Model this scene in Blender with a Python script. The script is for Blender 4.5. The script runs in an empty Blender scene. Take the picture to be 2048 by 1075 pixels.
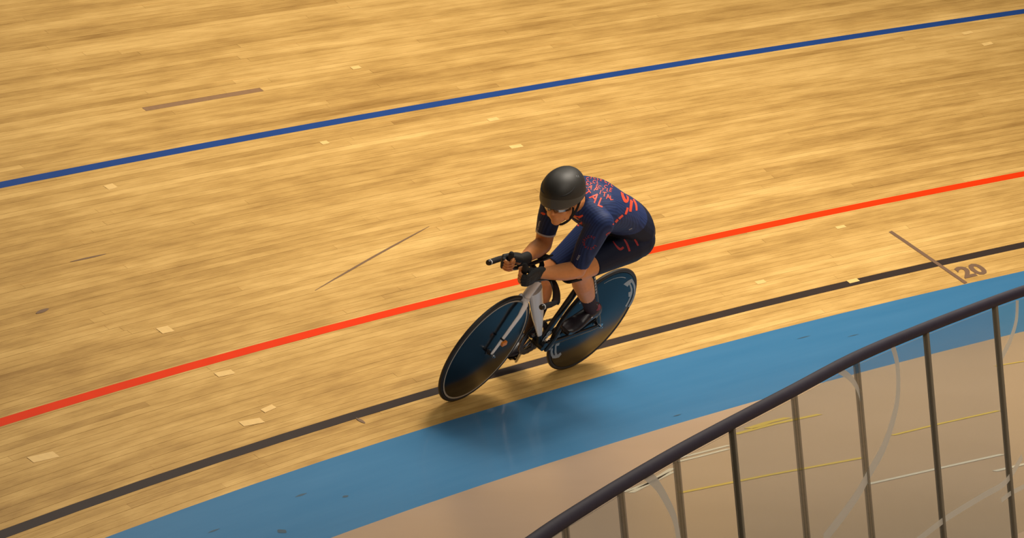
import bpy, bmesh, math, random
import numpy as np
from mathutils import Vector, Matrix
from mathutils.bvhtree import BVHTree

random.seed(7)
D = bpy.data
scene = bpy.context.scene
C = scene.collection
PI = math.pi

# ---------------------------------------------------------------- camera, world, lights, exposure
CAM_LOC = Vector((8.806867, 17.218318, 2.966326))
CAM_R = Vector((-0.7927700829, -0.6016748221, -0.0974833531))
CAM_U = Vector((-0.0119453788, -0.1445669996, 0.9894229078))
CAM_D = Vector((0.6094037279, -0.7855493562, -0.1074211586))
cam = D.objects.new('camera', D.cameras.new('camera'))
C.objects.link(cam)
m = Matrix.Identity(4)
for i in range(3):
    m[i][0] = CAM_R[i]; m[i][1] = CAM_U[i]; m[i][2] = -CAM_D[i]; m[i][3] = CAM_LOC[i]
cam.matrix_world = m
cam.data.sensor_width = 36.0
cam.data.lens = 8131.94 / 2048 * 36.0
cam.data.clip_start = 0.5
cam.data.clip_end = 300
scene.camera = cam

scene.view_settings.view_transform = 'Standard'
scene.view_settings.look = 'None'
scene.view_settings.exposure = 0.09
scene.view_settings.gamma = 1.0
scene.view_settings.use_curve_mapping = False

w = D.worlds.new('hall')
scene.world = w
w.use_nodes = True
w.node_tree.nodes['Background'].inputs[0].default_value = (0.022, 0.050, 0.070, 1)
w.node_tree.nodes['Background'].inputs[1].default_value = 0.55

def area(name, loc, target, sx, sy, power, col):
    l = D.lights.new(name, 'AREA')
    l.shape = 'RECTANGLE'; l.size = sx; l.size_y = sy; l.energy = power; l.color = col
    o = D.objects.new(name, l); C.objects.link(o)
    o.location = loc
    d = Vector(target) - Vector(loc)
    o.rotation_euler = d.to_track_quat('-Z', 'Y').to_euler()
    return o
WARM = (1.0, 0.90, 0.76)
area('hall_or_fill_lamp', (18.6, -2.6, 6.2), (22.3, -2.4, 0.6), 4.5, 2.4, 370, WARM)
area('hall_or_fill_lamp', (19.8, -0.9, 6.2), (20.7, -0.9, 0.0), 2.4, 1.8, 225, WARM)  # unseen lamp added overhead to brighten floor and band and shade below rider
area('hall_or_fill_lamp', (24.0, -1.5, 9.5), (22.5, -2.0, 0.8), 6.0, 2.5, 120, WARM)
area('hall_or_fill_lamp', (10.5, 4.0, 7.0), (18.5, -0.5, 0.0), 6.0, 3.0, 380, WARM)  # unseen fill added on the infield side to brighten fence, floor and rider

# ---------------------------------------------------------------- small helpers
def mat(name, col, rough=0.5, metal=0.0, spec=0.5, coat=0.0, coat_rough=0.05, noise=None, bump=None):
    M = D.materials.new(name); M.use_nodes = True
    nt = M.node_tree; b = nt.nodes['Principled BSDF']
    b.inputs['Base Color'].default_value = (*col, 1)
    b.inputs['Roughness'].default_value = rough
    b.inputs['Metallic'].default_value = metal
    b.inputs['Specular IOR Level'].default_value = spec
    b.inputs['Coat Weight'].default_value = coat
    b.inputs['Coat Roughness'].default_value = coat_rough
    if noise:
        sc, amt = noise
        tc = nt.nodes.new('ShaderNodeTexCoord'); n = nt.nodes.new('ShaderNodeTexNoise')
        n.inputs['Scale'].default_value = sc; n.inputs['Detail'].default_value = 4
        nt.links.new(tc.outputs['Object'], n.inputs['Vector'])
        mr = nt.nodes.new('ShaderNodeMapRange')
        mr.inputs['To Min'].default_value = 1 - amt; mr.inputs['To Max'].default_value = 1 + amt
        nt.links.new(n.outputs['Fac'], mr.inputs['Value'])
        mx = nt.nodes.new('ShaderNodeVectorMath'); mx.operation = 'SCALE'
        mx.inputs[0].default_value = col
        nt.links.new(mr.outputs['Result'], mx.inputs['Scale'])
        nt.links.new(mx.outputs['Vector'], b.inputs['Base Color'])
    if bump:
        sc, st = bump
        tc = nt.nodes.new('ShaderNodeTexCoord'); n = nt.nodes.new('ShaderNodeTexNoise')
        n.inputs['Scale'].default_value = sc
        nt.links.new(tc.outputs['Object'], n.inputs['Vector'])
        bp = nt.nodes.new('ShaderNodeBump'); bp.inputs['Strength'].default_value = st
        bp.inputs['Distance'].default_value = 0.002
        nt.links.new(n.outputs['Fac'], bp.inputs['Height'])
        nt.links.new(bp.outputs['Normal'], b.inputs['Normal'])
    return M

def link(name, me, material, parent=None, label=None, smooth=False):
    o = D.objects.new(name, me)
    if material is not None:
        me.materials.append(material)
    C.objects.link(o)
    if parent is not None: o.parent = parent
    if label: o['label'] = label
    if smooth:
        for p in me.polygons: p.use_smooth = True
    return o

def tag(o, label, cat, group=None):
    o['label'] = label; o['category'] = cat
    if group: o['group'] = group
    return o

def empty(name, matrix=None):
    o = D.objects.new(name, None); C.objects.link(o)
    o.empty_display_size = 0.1
    if matrix is not None: o.matrix_world = matrix
    return o

class MB:
    """collects vertices and faces for one mesh"""
    def __init__(s): s.v = []; s.f = []
    def add(s, vs, fs):
        b = len(s.v); s.v += [tuple(x) for x in vs]; s.f += [tuple(i + b for i in f) for f in fs]; return s
    def loft(s, st, n=16, cap=True, rot=0.0):
        """st: list of (center, u semi-axis vector, v semi-axis vector)"""
        vs = []; fs = []
        for c, u, v in st:
            c = Vector(c); u = Vector(u); v = Vector(v)
            for k in range(n):
                a = 2 * PI * k / n + rot
                vs.append(c + u * math.cos(a) + v * math.sin(a))
        for i in range(len(st) - 1):
            for k in range(n):
                k2 = (k + 1) % n
                fs.append((i * n + k, i * n + k2, (i + 1) * n + k2, (i + 1) * n + k))
        if cap:
            fs.append(tuple(range(n - 1, -1, -1)))
            fs.append(tuple((len(st) - 1) * n + k for k in range(n)))
        return s.add(vs, fs)
    def tube(s, pts, r, n=12, up=(0, 0, 1), rb=None, dome=False):
        """swept tube; r scalar or list; rb second semi-axis (along side = tangent x up)"""
        pts = [Vector(p) for p in pts]; m_ = len(pts)
        rs = r if isinstance(r, (list, tuple)) else [r] * m_
        rbs = rb if isinstance(rb, (list, tuple)) else ([rb] * m_ if rb is not None else rs)
        st = []
        up = Vector(up)
        def fr(i):
            t = (pts[min(i + 1, m_ - 1)] - pts[max(i - 1, 0)]).normalized()
            a = t.cross(up)
            if a.length < 1e-4: a = t.cross(Vector((0, 1, 0)))
            a.normalize(); b = a.cross(t).normalized()
            return t, a, b
        for i in range(m_):
            t, a, b = fr(i)
            if dome and i == 0:
                for q in (80, 55, 30):
                    k = math.cos(math.radians(q)); h = math.sin(math.radians(q))
                    st.append((pts[0] - t * h * rs[0], b * rs[0] * k, a * rbs[0] * k))
            st.append((pts[i], b * rs[i], a * rbs[i]))
            if dome and i == m_ - 1:
                for q in (30, 55, 80):
                    k = math.cos(math.radians(q)); h = math.sin(math.radians(q))
                    st.append((pts[i] + t * h * rs[i], b * rs[i] * k, a * rbs[i] * k))
        return s.loft(st, n)
    def ell(s, c, a, b, d, n=20, m_=12):
        """ellipsoid from three semi-axis vectors"""
        c = Vector(c); a = Vector(a); b = Vector(b); d = Vector(d)
        st = []
        for i in range(m_ + 1):
            th = PI * (i + 0.02) / (m_ + 0.04) if m_ else 0
            st.append((c + d * math.cos(th), a * math.sin(th), b * math.sin(th)))
        return s.loft(st, n)
    def box(s, c, x, y, z):
        c = Vector(c); x = Vector(x); y = Vector(y); z = Vector(z)
        vs = [c + x * i + y * j + z * k for i in (-1, 1) for j in (-1, 1) for k in (-1, 1)]
        return s.add(vs, [(0, 1, 3, 2), (4, 6, 7, 5), (0, 4, 5, 1), (2, 3, 7, 6), (0, 2, 6, 4), (1, 5, 7, 3)])
    def mesh(s, name='m', fix=True):
        me = D.meshes.new(name); me.from_pydata(s.v, [], s.f); me.validate()
        if fix:
            bm = bmesh.new(); bm.from_mesh(me); bmesh.ops.recalc_face_normals(bm, faces=bm.faces)
            bm.to_mesh(me); bm.free()
        me.update(); return me
    def build(s, name, material, parent=None, label=None, smooth=True, bevel=None):
        me = s.mesh(name)
        o = link(name, me, material, parent, label)
        if smooth:
            for p in me.polygons: p.use_smooth = True
            try: me.set_sharp_from_angle(angle=math.radians(40))
            except Exception: pass
        if bevel:
            b = o.modifiers.new('bevel', 'BEVEL'); b.width = bevel; b.segments = 2
        return o

def remeshed(mb, voxel, smooth=6, fac=0.5):
    """union of overlapping closed shapes as one continuous smooth surface"""
    me = mb.mesh('tmp')
    o = D.objects.new('tmp', me); C.objects.link(o)
    r = o.modifiers.new('r', 'REMESH'); r.mode = 'VOXEL'; r.voxel_size = voxel; r.adaptivity = 0
    sm = o.modifiers.new('s', 'SMOOTH'); sm.factor = fac; sm.iterations = smooth
    dg = bpy.context.evaluated_depsgraph_get(); dg.update()
    out = D.meshes.new_from_object(o.evaluated_get(dg))
    D.objects.remove(o); D.meshes.remove(me)
    for p in out.polygons: p.use_smooth = True
    return out

# ---------------------------------------------------------------- materials
def wood_material(name, c_dark, c_mid, c_light, rough, paint=None):
    M = D.materials.new(name); M.use_nodes = True
    nt = M.node_tree; N = nt.nodes; L = nt.links; b = N['Principled BSDF']
    uv = N.new('ShaderNodeUVMap'); uv.uv_map = 'UVMap'
    tn = N.new('ShaderNodeUVMap'); tn.uv_map = 'Tone'
    sep = N.new('ShaderNodeSeparateXYZ'); L.new(tn.outputs[0], sep.inputs[0])
    # each lath's grain is shifted by its own tone
    off = N.new('ShaderNodeVectorMath'); off.operation = 'MULTIPLY'
    off.inputs[1].default_value = (37.0, 0.0, 0.0); L.new(tn.outputs[0], off.inputs[0])
    add = N.new('ShaderNodeVectorMath'); add.operation = 'ADD'
    L.new(uv.outputs[0], add.inputs[0]); L.new(off.outputs[0], add.inputs[1])
    def noise(src, sx, sy, det=3, rgh=0.5):
        mp = N.new('ShaderNodeMapping'); mp.inputs['Scale'].default_value = (sx, sy, 1)
        L.new(src, mp.inputs['Vector'])
        n = N.new('ShaderNodeTexNoise'); n.inputs['Scale'].default_value = 1; n.inputs['Detail'].default_value = det
        n.inputs['Roughness'].default_value = rgh
        L.new(mp.outputs[0], n.inputs['Vector']); return n.outputs['Fac']
    g1 = noise(add.outputs[0], 1.6, 160, 3, 0.6)       # fine grain streaks
    g2 = noise(uv.outputs[0], 0.45, 7, 3, 0.55)        # broad long streaks
    g3 = noise(uv.outputs[0], 2.6, 16, 4, 0.62)        # worn mottling
    g4 = noise(uv.outputs[0], 0.22, 1.1, 2)            # very broad
    def mul(a, k, c):
        x = N.new('ShaderNodeMath'); x.operation = 'MULTIPLY_ADD'; L.new(a, x.inputs[0])
        x.inputs[1].default_value = k
        if isinstance(c, float): x.inputs[2].default_value = c
        else: L.new(c, x.inputs[2])
        return x.outputs[0]
    t = mul(sep.outputs[0], 0.22, -0.495)
    t = mul(g1, 0.30, t); t = mul(g2, 0.55, t); t = mul(g3, 0.62, t); t = mul(g4, 0.30, t)
    cr = N.new('ShaderNodeValToRGB'); e = cr.color_ramp.elements
    e[0].position = 0.22; e[0].color = (*c_dark, 1)
    e[1].position = 0.78; e[1].color = (*c_light, 1)
    x = cr.color_ramp.elements.new(0.50); x.color = (*c_mid, 1)
    L.new(t, cr.inputs[0]); L.new(cr.outputs[0], b.inputs['Base Color'])
    b.inputs['Roughness'].default_value = rough
    b.inputs['Specular IOR Level'].default_value = 0.2
    bp = N.new('ShaderNodeBump'); bp.inputs['Strength'].default_value = 0.12; bp.inputs['Distance'].default_value = 0.001
    L.new(g1, bp.inputs['Height']); L.new(bp.outputs[0], b.inputs['Normal'])
    return M

M_WOOD = wood_material('pine_laths', (0.35, 0.188, 0.048), (0.58, 0.345, 0.102), (0.80, 0.512, 0.175), 0.48)
M_WOODD = mat('dark_pine', (0.30, 0.165, 0.075), 0.5, noise=(30, 0.15))
M_WOODL = mat('fresh_pine', (0.86, 0.56, 0.20), 0.45, noise=(30, 0.1))
M_UNDER = mat('underside_wood', (0.22, 0.12, 0.05), 0.8)
M_BLUELINE = mat('blue_line_paint', (0.018, 0.060, 0.235), 0.5, spec=0.2, noise=(6, 0.12))
M_REDLINE = mat('red_line_paint', (0.80, 0.042, 0.002), 0.5, spec=0.15, noise=(6, 0.08))
M_BLACKLINE = mat('black_line_paint', (0.042, 0.028, 0.022), 0.5, spec=0.2, noise=(6, 0.12))
M_MARK = mat('mark_paint', (0.20, 0.115, 0.065), 0.5)
M_SCUFF = mat('scuff', (0.20, 0.11, 0.05), 0.6)
M_WLINE = mat('white_reflection_paint', (0.62, 0.55, 0.43), 0.5)
M_YLINE = mat('yellow_reflection_paint', (0.62, 0.42, 0.06), 0.5)

def floor_paint(name, col, col2, rough, sx, sy, spec=0.5, coat=0.0):
    M = D.materials.new(name); M.use_nodes = True
    nt = M.node_tree; N = nt.nodes; L = nt.links; b = N['Principled BSDF']
    uv = N.new('ShaderNodeUVMap'); uv.uv_map = 'UVMap'
    mp = N.new('ShaderNodeMapping'); mp.inputs['Scale'].default_value = (sx, sy, 1)
    L.new(uv.outputs[0], mp.inputs[0])
    n = N.new('ShaderNodeTexNoise'); n.inputs['Scale'].default_value = 1; n.inputs['Detail'].default_value = 5
    n.inputs['Roughness'].default_value = 0.6
    L.new(mp.outputs[0], n.inputs['Vector'])
    cr = N.new('ShaderNodeValToRGB'); cr.color_ramp.elements[0].position = 0.3; cr.color_ramp.elements[1].position = 0.7
    cr.color_ramp.elements[0].color = (*col, 1); cr.color_ramp.elements[1].color = (*col2, 1)
    L.new(n.outputs['Fac'], cr.inputs[0]); L.new(cr.outputs[0], b.inputs['Base Color'])
    b.inputs['Roughness'].default_value = rough; b.inputs['Specular IOR Level'].default_value = spec
    b.inputs['Coat Weight'].default_value = coat; b.inputs['Coat Roughness'].default_value = 0.12; b.inputs['Coat IOR'].default_value = 1.9
    return M
M_BAND = floor_paint('blue_band_paint', (0.045, 0.215, 0.430), (0.062, 0.240, 0.460), 0.45, 0.9, 12, 0.5, 1.0)
M_FLOOR = floor_paint('beige_floor', (0.41, 0.285, 0.19), (0.455, 0.32, 0.22), 0.34, 0.5, 1.2, 0.5)

# ---------------------------------------------------------------- track geometry
R0 = 21.7606; BETA = 0.592485
CB, SB = math.cos(BETA), math.sin(BETA)
NRM = lambda ph: Vector((-SB * math.cos(ph), -SB * math.sin(ph), CB))
def trk(ph, s, h=0.0):
    r = R0 + s * CB
    return Vector((r * math.cos(ph), r * math.sin(ph), s * SB)) + NRM(ph) * h
GRID = 0.6 / 22.0
def phis(a, b):
    k0 = math.floor(a / GRID) + 1; out = [a]
    while k0 * GRID < b - 1e-5:
        if k0 * GRID > a + 1e-5: out.append(k0 * GRID)
        k0 += 1
    out.append(b); return out

def strip(a, b, s0, s1, top=0.0, depth=0.006, tone=None, sides=True):
    """a curved lath: top face plus side walls; returns verts, faces, uvs per face corner, tones"""
    P = phis(a, b); vs = []; fs = []; uvs = []
    for ph in P:
        for (s, h) in ((s0, top - depth), (s0, top), (s1, top), (s1, top - depth)):
            vs.append(trk(ph, s, h)); uvs.append((ph * 22.6, s))
    n = len(P)
    for i in range(n - 1):
        for k in ((0, 1), (1, 2), (2, 3)) if sides else ((1, 2),):
            fs.append((i * 4 + k[0], i * 4 + k[1], (i + 1) * 4 + k[1], (i + 1) * 4 + k[0]))
    if sides:
        fs.append((0, 3, 2, 1)); e = (n - 1) * 4; fs.append((e, e + 1, e + 2, e + 3))
    fs = [tuple(reversed(f)) for f in fs]
    return vs, fs, uvs

def uvmesh(name, vs, fs, uvs, tones):
    me = D.meshes.new(name); me.from_pydata([tuple(v) for v in vs], [], fs)
    u = me.uv_layers.new(name='UVMap'); t = me.uv_layers.new(name='Tone')
    for p in me.polygons:
        for li in p.loop_indices:
            vi = me.loops[li].vertex_index
            u.data[li].uv = uvs[vi]; t.data[li].uv = (tones[p.index] if isinstance(tones, list) else tones, 0.0)
    me.update(); return me

track = empty('cycling_track')
tag(track, 'banked wooden velodrome track of pale pine laths with blue, red and black lines', 'track')

# laths
PITCH = 0.036; PH0, PH1 = -0.38, 0.33; SMAX = 5.4
laths = []
row = 0; s = 0.0
rnd = random.Random(11)
while s < SMAX:
    a = PH0 - rnd.uniform(0, 4.5) / 22
    while a < PH1:
        b = a + rnd.uniform(3.6, 6.2) / (R0 + s)
        tone = rnd.gauss(0.5, 0.20)
        laths.append([max(a, PH0), min(b, PH1), s, s + PITCH, min(max(tone, 0), 1), None])
        a = b
    s += PITCH; row += 1
laths = [l for l in laths if l[1] - l[0] > 0.004]
def special(s_mid, a, b, kind):
    r = int(s_mid / PITCH)
    out = []
    for l in laths:
        if int((l[2] + l[3]) / 2 / PITCH) == r and l[0] < b and l[1] > a and l[5] is None:
            if l[0] < a - .004: out.append([l[0], a, l[2], l[3], l[4], None])
            if l[1] > b + .004: out.append([b, l[1], l[2], l[3], l[4], None])
        else: out.append(l)
    out.append([a, b, r * PITCH, (r + 1) * PITCH, 0.5, kind])
    return out
laths = special(2.905, -0.0168, 0.025, 'dark')
def in_view(l):
    best = None
    for t in (0, .25, .5, .75, 1):
        p = trk(l[0] + (l[1] - l[0]) * t, (l[2] + l[3]) / 2) - CAM_LOC
        z = p.dot(CAM_D); u = 1024 + 8131.94 * p.dot(CAM_R) / z; v = 537.5 - 8131.94 * p.dot(CAM_U) / z
        if -150 < u < 2200 and -120 < v < 1200: best = min(best or 1e9, z)
    return best
for l in laths: l.append(in_view(l))
laths.sort(key=lambda l: (l[6] is None, 0 if l[5] else 1, l[6] or 0))
single = [l for l in laths if l[6] is not None][:300]
rest = laths[len(single):]
GAP = 0.0005
for l in single:
    jit = rnd.uniform(-0.0003, 0.0003)
    vs, fs, uvs = strip(l[0] + 0.00003, l[1] - 0.00003, l[2] + GAP, l[3] - GAP, jit, 0.006)
    me = uvmesh('plank', vs, fs, uvs, l[4])
    o = link('plank', me, M_WOODD if l[5] == 'dark' else M_WOOD, track)
    if l[5] == 'dark': o['label'] = 'short darker brown plank'
V = []; F = []; U = []; T = []
for l in rest:
    vs, fs, uvs = strip(l[0], l[1], l[2] + GAP, l[3] - GAP, rnd.uniform(-0.0003, 0.0003), 0.004)
    b = len(V); V += vs; U += uvs; F += [tuple(i + b for i in f) for f in fs]; T += [l[4]] * len(fs)
o = link('planks', uvmesh('planks', V, F, U, T), M_WOOD, track)
o['kind'] = 'stuff'
# boards underneath, so the joints are dark and closed
vs, fs, uvs = strip(PH0, PH1, -0.001, SMAX, -0.006, 0.02)
link('deck', uvmesh('deck', vs, fs, uvs, 0.3), M_UNDER, track)

def line(name, s0, s1, material, label, a=PH0, b=PH1, h=0.0008):
    vs, fs, uvs = strip(a, b, s0, s1, h, 0.0006)
    return link(name, uvmesh(name, vs, fs, uvs, 0.5), material, track, label)
line('painted_line', 0.200, 0.250, M_BLACKLINE, 'black line nearest the blue band')
line('painted_line', 0.8384, 0.8884, M_REDLINE, 'orange-red line')
line('painted_line', 2.4697, 2.5197, M_BLUELINE, 'dark blue line, highest of the three')

# blue band below the boards, curving down to the flat floor
ZF = -0.22
def band_r(ph): return 21.16 + 0.55 * ph
vs = []; fs = []; uvs = []
P = phis(PH0, PH1); K = 7
for ph in P:
    for k in range(K):
        t = k / (K - 1)
        r = R0 * (1 - t) + band_r(ph) * t
        z = ZF * (t + 0.10 * math.sin(PI * t)) + 0.001 * (1 - t)
        vs.append((r * math.cos(ph), r * math.sin(ph), z)); uvs.append((ph * 22, t * 0.65))
for i in range(len(P) - 1):
    for k in range(K - 1):
        fs.append((i * K + k, i * K + k + 1, (i + 1) * K + k + 1, (i + 1) * K + k))
me = uvmesh('band', vs, fs, uvs, 0.5)
for p in me.polygons: p.use_smooth = True
link('blue_band', me, M_BAND, track, 'wide light blue painted band along the foot of the track')

# ---------------------------------------------------------------- floor of the infield
vs = []; fs = []; uvs = []
rr = [0.0, 6.0, 12.0, 16.0, 18.0, 19.5]
PF = [PH0 + (PH1 - PH0) * 0] 
PF = phis(PH0, PH1)
# fan of rings near the track, then a big slab inward
for ph in PF:
    for k, r in enumerate([12.0, 15.0, 18.0, 20.0, None]):
        r = band_r(ph) + 0.004 if r is None else r
        vs.append((r * math.cos(ph), r * math.sin(ph), ZF)); uvs.append((r * math.cos(ph), r * math.sin(ph)))
for i in range(len(PF) - 1):
    for k in range(4):
        fs.append((i * 5 + k, i * 5 + k + 1, (i + 1) * 5 + k + 1, (i + 1) * 5 + k))
b = len(vs)
ring2 = []
NB = 64
for i in range(NB + 1):          # the rest of the infield, outside the measured sector
    ph = PH1 + (2 * PI + PH0 - PH1) * i / NB
    for r in (12.0, 21.3):
        vs.append((r * math.cos(ph), r * math.sin(ph), ZF)); uvs.append((r * math.cos(ph), r * math.sin(ph)))
for i in range(NB): fs.append((b + 2 * i, b + 2 * i + 1, b + 2 * i + 3, b + 2 * i + 2))
b = len(vs); vs.append((0, 0, ZF)); uvs.append((0, 0))
for i in range(73):
    ph = 2 * PI * i / 72; vs.append((12.01 * math.cos(ph), 12.01 * math.sin(ph), ZF)); uvs.append((vs[-1][0], vs[-1][1]))
for i in range(72): fs.append((b, b + 1 + i, b + 2 + i))
me = uvmesh('floor', vs, fs, uvs, 0.5)
o = link('floor', me, M_FLOOR); o['kind'] = 'structure'
FLOOR = o

def reflection_line(name, pts, wd, material, label, parent=None):
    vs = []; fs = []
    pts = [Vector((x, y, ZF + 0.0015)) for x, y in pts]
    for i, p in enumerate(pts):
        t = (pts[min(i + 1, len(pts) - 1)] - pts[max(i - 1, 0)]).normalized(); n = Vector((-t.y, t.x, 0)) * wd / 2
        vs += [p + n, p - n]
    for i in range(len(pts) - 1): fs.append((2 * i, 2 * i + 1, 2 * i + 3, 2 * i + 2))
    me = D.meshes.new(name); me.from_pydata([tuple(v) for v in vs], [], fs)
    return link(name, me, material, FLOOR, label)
YL = 'thin yellow court-line reflection painted as a strip'; WL = 'thin white court-line reflection painted as a strip'  # court-line reflections in the glass, painted as strips on the floor
reflection_line('court_line_reflection', [(19.895, 1.806), (19.703, 1.325), (19.476, 0.855)], 0.045, M_YLINE, YL)
reflection_line('court_line_reflection', [(19.043, 1.497), (18.926, 1.13), (18.784, 0.7)], 0.04, M_WLINE, WL)
reflection_line('court_line_reflection', [(18.58, 1.12), (18.519, 0.898), (18.44, .65)], 0.04, M_WLINE, WL)
reflection_line('court_line_reflection', [(20.604, 0.292), (20.569, -0.004), (20.474, -0.309)], 0.05, M_YLINE, YL)
reflection_line('court_line_reflection', [(20.63, 0.13), (20.63, -0.06), (20.60, -0.20)], 0.06, M_YLINE, YL)
reflection_line('court_line_reflection', [(19.679, 0.253), (19.60, -0.10), (19.491, -0.469)], 0.035, M_YLINE, YL)
reflection_line('court_line_reflection', [(20.498, 0.974), (20.468, 0.806), (20.437, 0.594)], 0.035, M_WLINE, WL)
reflection_line('court_line_reflection', [(20.436, 1.051), (20.405, 0.897), (20.374, 0.687)], 0.035, M_WLINE, WL)
reflection_line('court_line_reflection', [(20.213, 1.83), (20.224, 1.587), (20.349, 1.218)], 0.035, M_WLINE, WL)
reflection_line('court_line_reflection', [(20.159, 1.836), (20.288, 1.305)], 0.035, M_WLINE, WL)
reflection_line('court_line_reflection', [(20.32, -1.85), (20.20, -2.08)], 0.03, M_YLINE, YL)

# ---------------------------------------------------------------- marks on the boards
def mark_strip(name, p0, p1, wd, material, label, h=0.0026, n=6, taper=False):
    """a flat streak on the laths from (phi,s) p0 to p1"""
    vs = []; fs = []
    a = trk(*p0); b_ = trk(*p1)
    for i in range(n + 1):
        t = i / n; ph = p0[0] + (p1[0] - p0[0]) * t; s_ = p0[1] + (p1[1] - p0[1]) * t
        c = trk(ph, s_, h); d = (b_ - a).normalized(); q = NRM(ph).cross(d).normalized()
        w_ = wd / 2 * ((math.sin(PI * min(max(t, .03), .97)) ** .6) if taper else 1)
        vs += [c + q * w_, c - q * w_]
    for i in range(n): fs.append((2 * i, 2 * i + 1, 2 * i + 3, 2 * i + 2))
    me = D.meshes.new(name); me.from_pydata([tuple(v) for v in vs], [], fs)
    return link(name, me, material, track, label)
mark_strip('cross_line', (-0.1578, 0.585), (-0.1621, 0.006), 0.035, M_MARK, 'dark brown line painted across the boards')

def pix(u, v):
    """point of the boards seen at a measured place of the photograph -> (phi, s)"""
    d = CAM_D + CAM_R * ((u - 1024) / 8131.94) - CAM_U * ((v - 537.5) / 8131.94)
    lo, hi = 10.0, 60.0
    f = lambda t: (CAM_LOC + d * t).z - (math.hypot((CAM_LOC + d * t).x, (CAM_LOC + d * t).y) - R0) * SB / CB
    for _ in range(60):
        mid = (lo + hi) / 2
        if f(mid) > 0: lo = mid
        else: hi = mid
    p = CAM_LOC + d * lo
    return math.atan2(p.y, p.x), (math.hypot(p.x, p.y) - R0) / CB

for u0, v0, u1, v1, wd, lab in ((630, 581, 858, 453, 0.012, 'long thin brown scratch'), (72, 627, 97, 617, 0.022, 'small dark knot'),
                                (140, 524, 212, 508, 0.012, 'dark streak'), (712, 836, 730, 846, 0.03, 'short dark scuff')):
    mark_strip('scuff_mark', pix(u0, v0), pix(u1, v1), wd, M_SCUFF, lab, taper=True)
for u0, v0, u1, v1, wd in ((482, 848, 524, 840, 0.04), (60, 920, 112, 908, 0.045), (432, 750, 466, 743, 0.036), (318, 662, 342, 657, 0.05),
                           (525, 822, 548, 812, 0.03), (1696, 564, 1716, 559, 0.03), (1512, 566, 1530, 562, 0.03),
                           (1020, 295, 1044, 291, 0.03), (976, 241, 996, 237, 0.03), (1925, 68, 1944, 64, 0.03), (1965, 90, 1984, 86, 0.03),
                           (703, 137, 720, 134, 0.03), (642, 287, 656, 284, 0.03), (212, 376, 230, 371, 0.04), (1672, 456, 1690, 452, 0.025)):
    mark_strip('wood_patch', pix(u0, v0), pix(u1, v1), wd, M_WOODL, 'small bright patch of fresh wood', n=2)

def text_mesh(body, size, bold=0.0, shear=0.0, subdiv=0.0, spacing=1.0):
    cu = D.curves.new('t', 'FONT'); cu.body = body; cu.size = size; cu.align_x = 'CENTER'; cu.align_y = 'CENTER'
    cu.offset = bold; cu.shear = shear; cu.resolution_u = 3; cu.space_character = spacing
    o = D.objects.new('t', cu); C.objects.link(o)
    dg = bpy.context.evaluated_depsgraph_get(); dg.update()
    me = D.meshes.new_from_object(o.evaluated_get(dg)); D.objects.remove(o)
    bm = bmesh.new(); bm.from_mesh(me); bmesh.ops.triangulate(bm, faces=bm.faces)
    if subdiv:
        for _ in range(5):
            ed = [e for e in bm.edges if e.calc_length() > subdiv]
            if not ed: break
            bmesh.ops.subdivide_edges(bm, edges=ed, cuts=1)
            bmesh.ops.triangulate(bm, faces=[f for f in bm.faces if len(f.verts) > 3])
    vs = [v.co.copy() for v in bm.verts]; fs = [tuple(v.index for v in f.verts) for f in bm.faces]
    bm.free(); D.meshes.remove(me)
    return vs, fs

# distance figure painted beside the cross line, read from the infield
vs, fs = text_mesh('20', 0.17, bold=0.007, subdiv=0.05)
ph_c, s_c = -0.1690, 0.095
vv = [trk(ph_c - v.x * 1.35 / 22, s_c + v.y * 0.85, 0.0026) for v in vs]
me = D.meshes.new('number'); me.from_pydata([tuple(v) for v in vv], [], fs)
link('painted_number', me, M_MARK, track, 'brown painted figure 20')

# scuffs on the blue band
M_BSCUFF = mat('band_scuff', (0.045, 0.09, 0.13), 0.5)
def band_pt(ph, t, h=0.002):
    r = R0 * (1 - t) + band_r(ph) * t
    return Vector((r * math.cos(ph), r * math.sin(ph), ZF * (t + 0.10 * math.sin(PI * t)) + h))
for ph, t, ln, wd in ((0.128, 0.30, 0.10, 0.014), (0.150, 0.66, 0.06, 0.05), (0.118, 0.50, 0.05, 0.02), (-0.005, 0.86, 0.07, 0.01), (-0.085, 0.2, 0.12, 0.008), (-0.10, 0.35, 0.1, 0.008), (0.165, 0.35, 0.1, 0.01)):
    vs = []; fs = []
    for i in range(7):
        q = i / 6; w_ = wd / 2 * math.sin(PI * min(max(q, .05), .95))
        a_ = ph + (q - .5) * ln / 21
        vs += [band_pt(a_, t - w_ / .6), band_pt(a_, t + w_ / .6)]
    for i in range(6): fs.append((2 * i, 2 * i + 1, 2 * i + 3, 2 * i + 2))
    me = D.meshes.new('s'); me.from_pydata([tuple(v) for v in vs], [], fs)
    link('scuff_mark', me, M_BSCUFF, track, 'dark scuff on the blue band')

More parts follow.
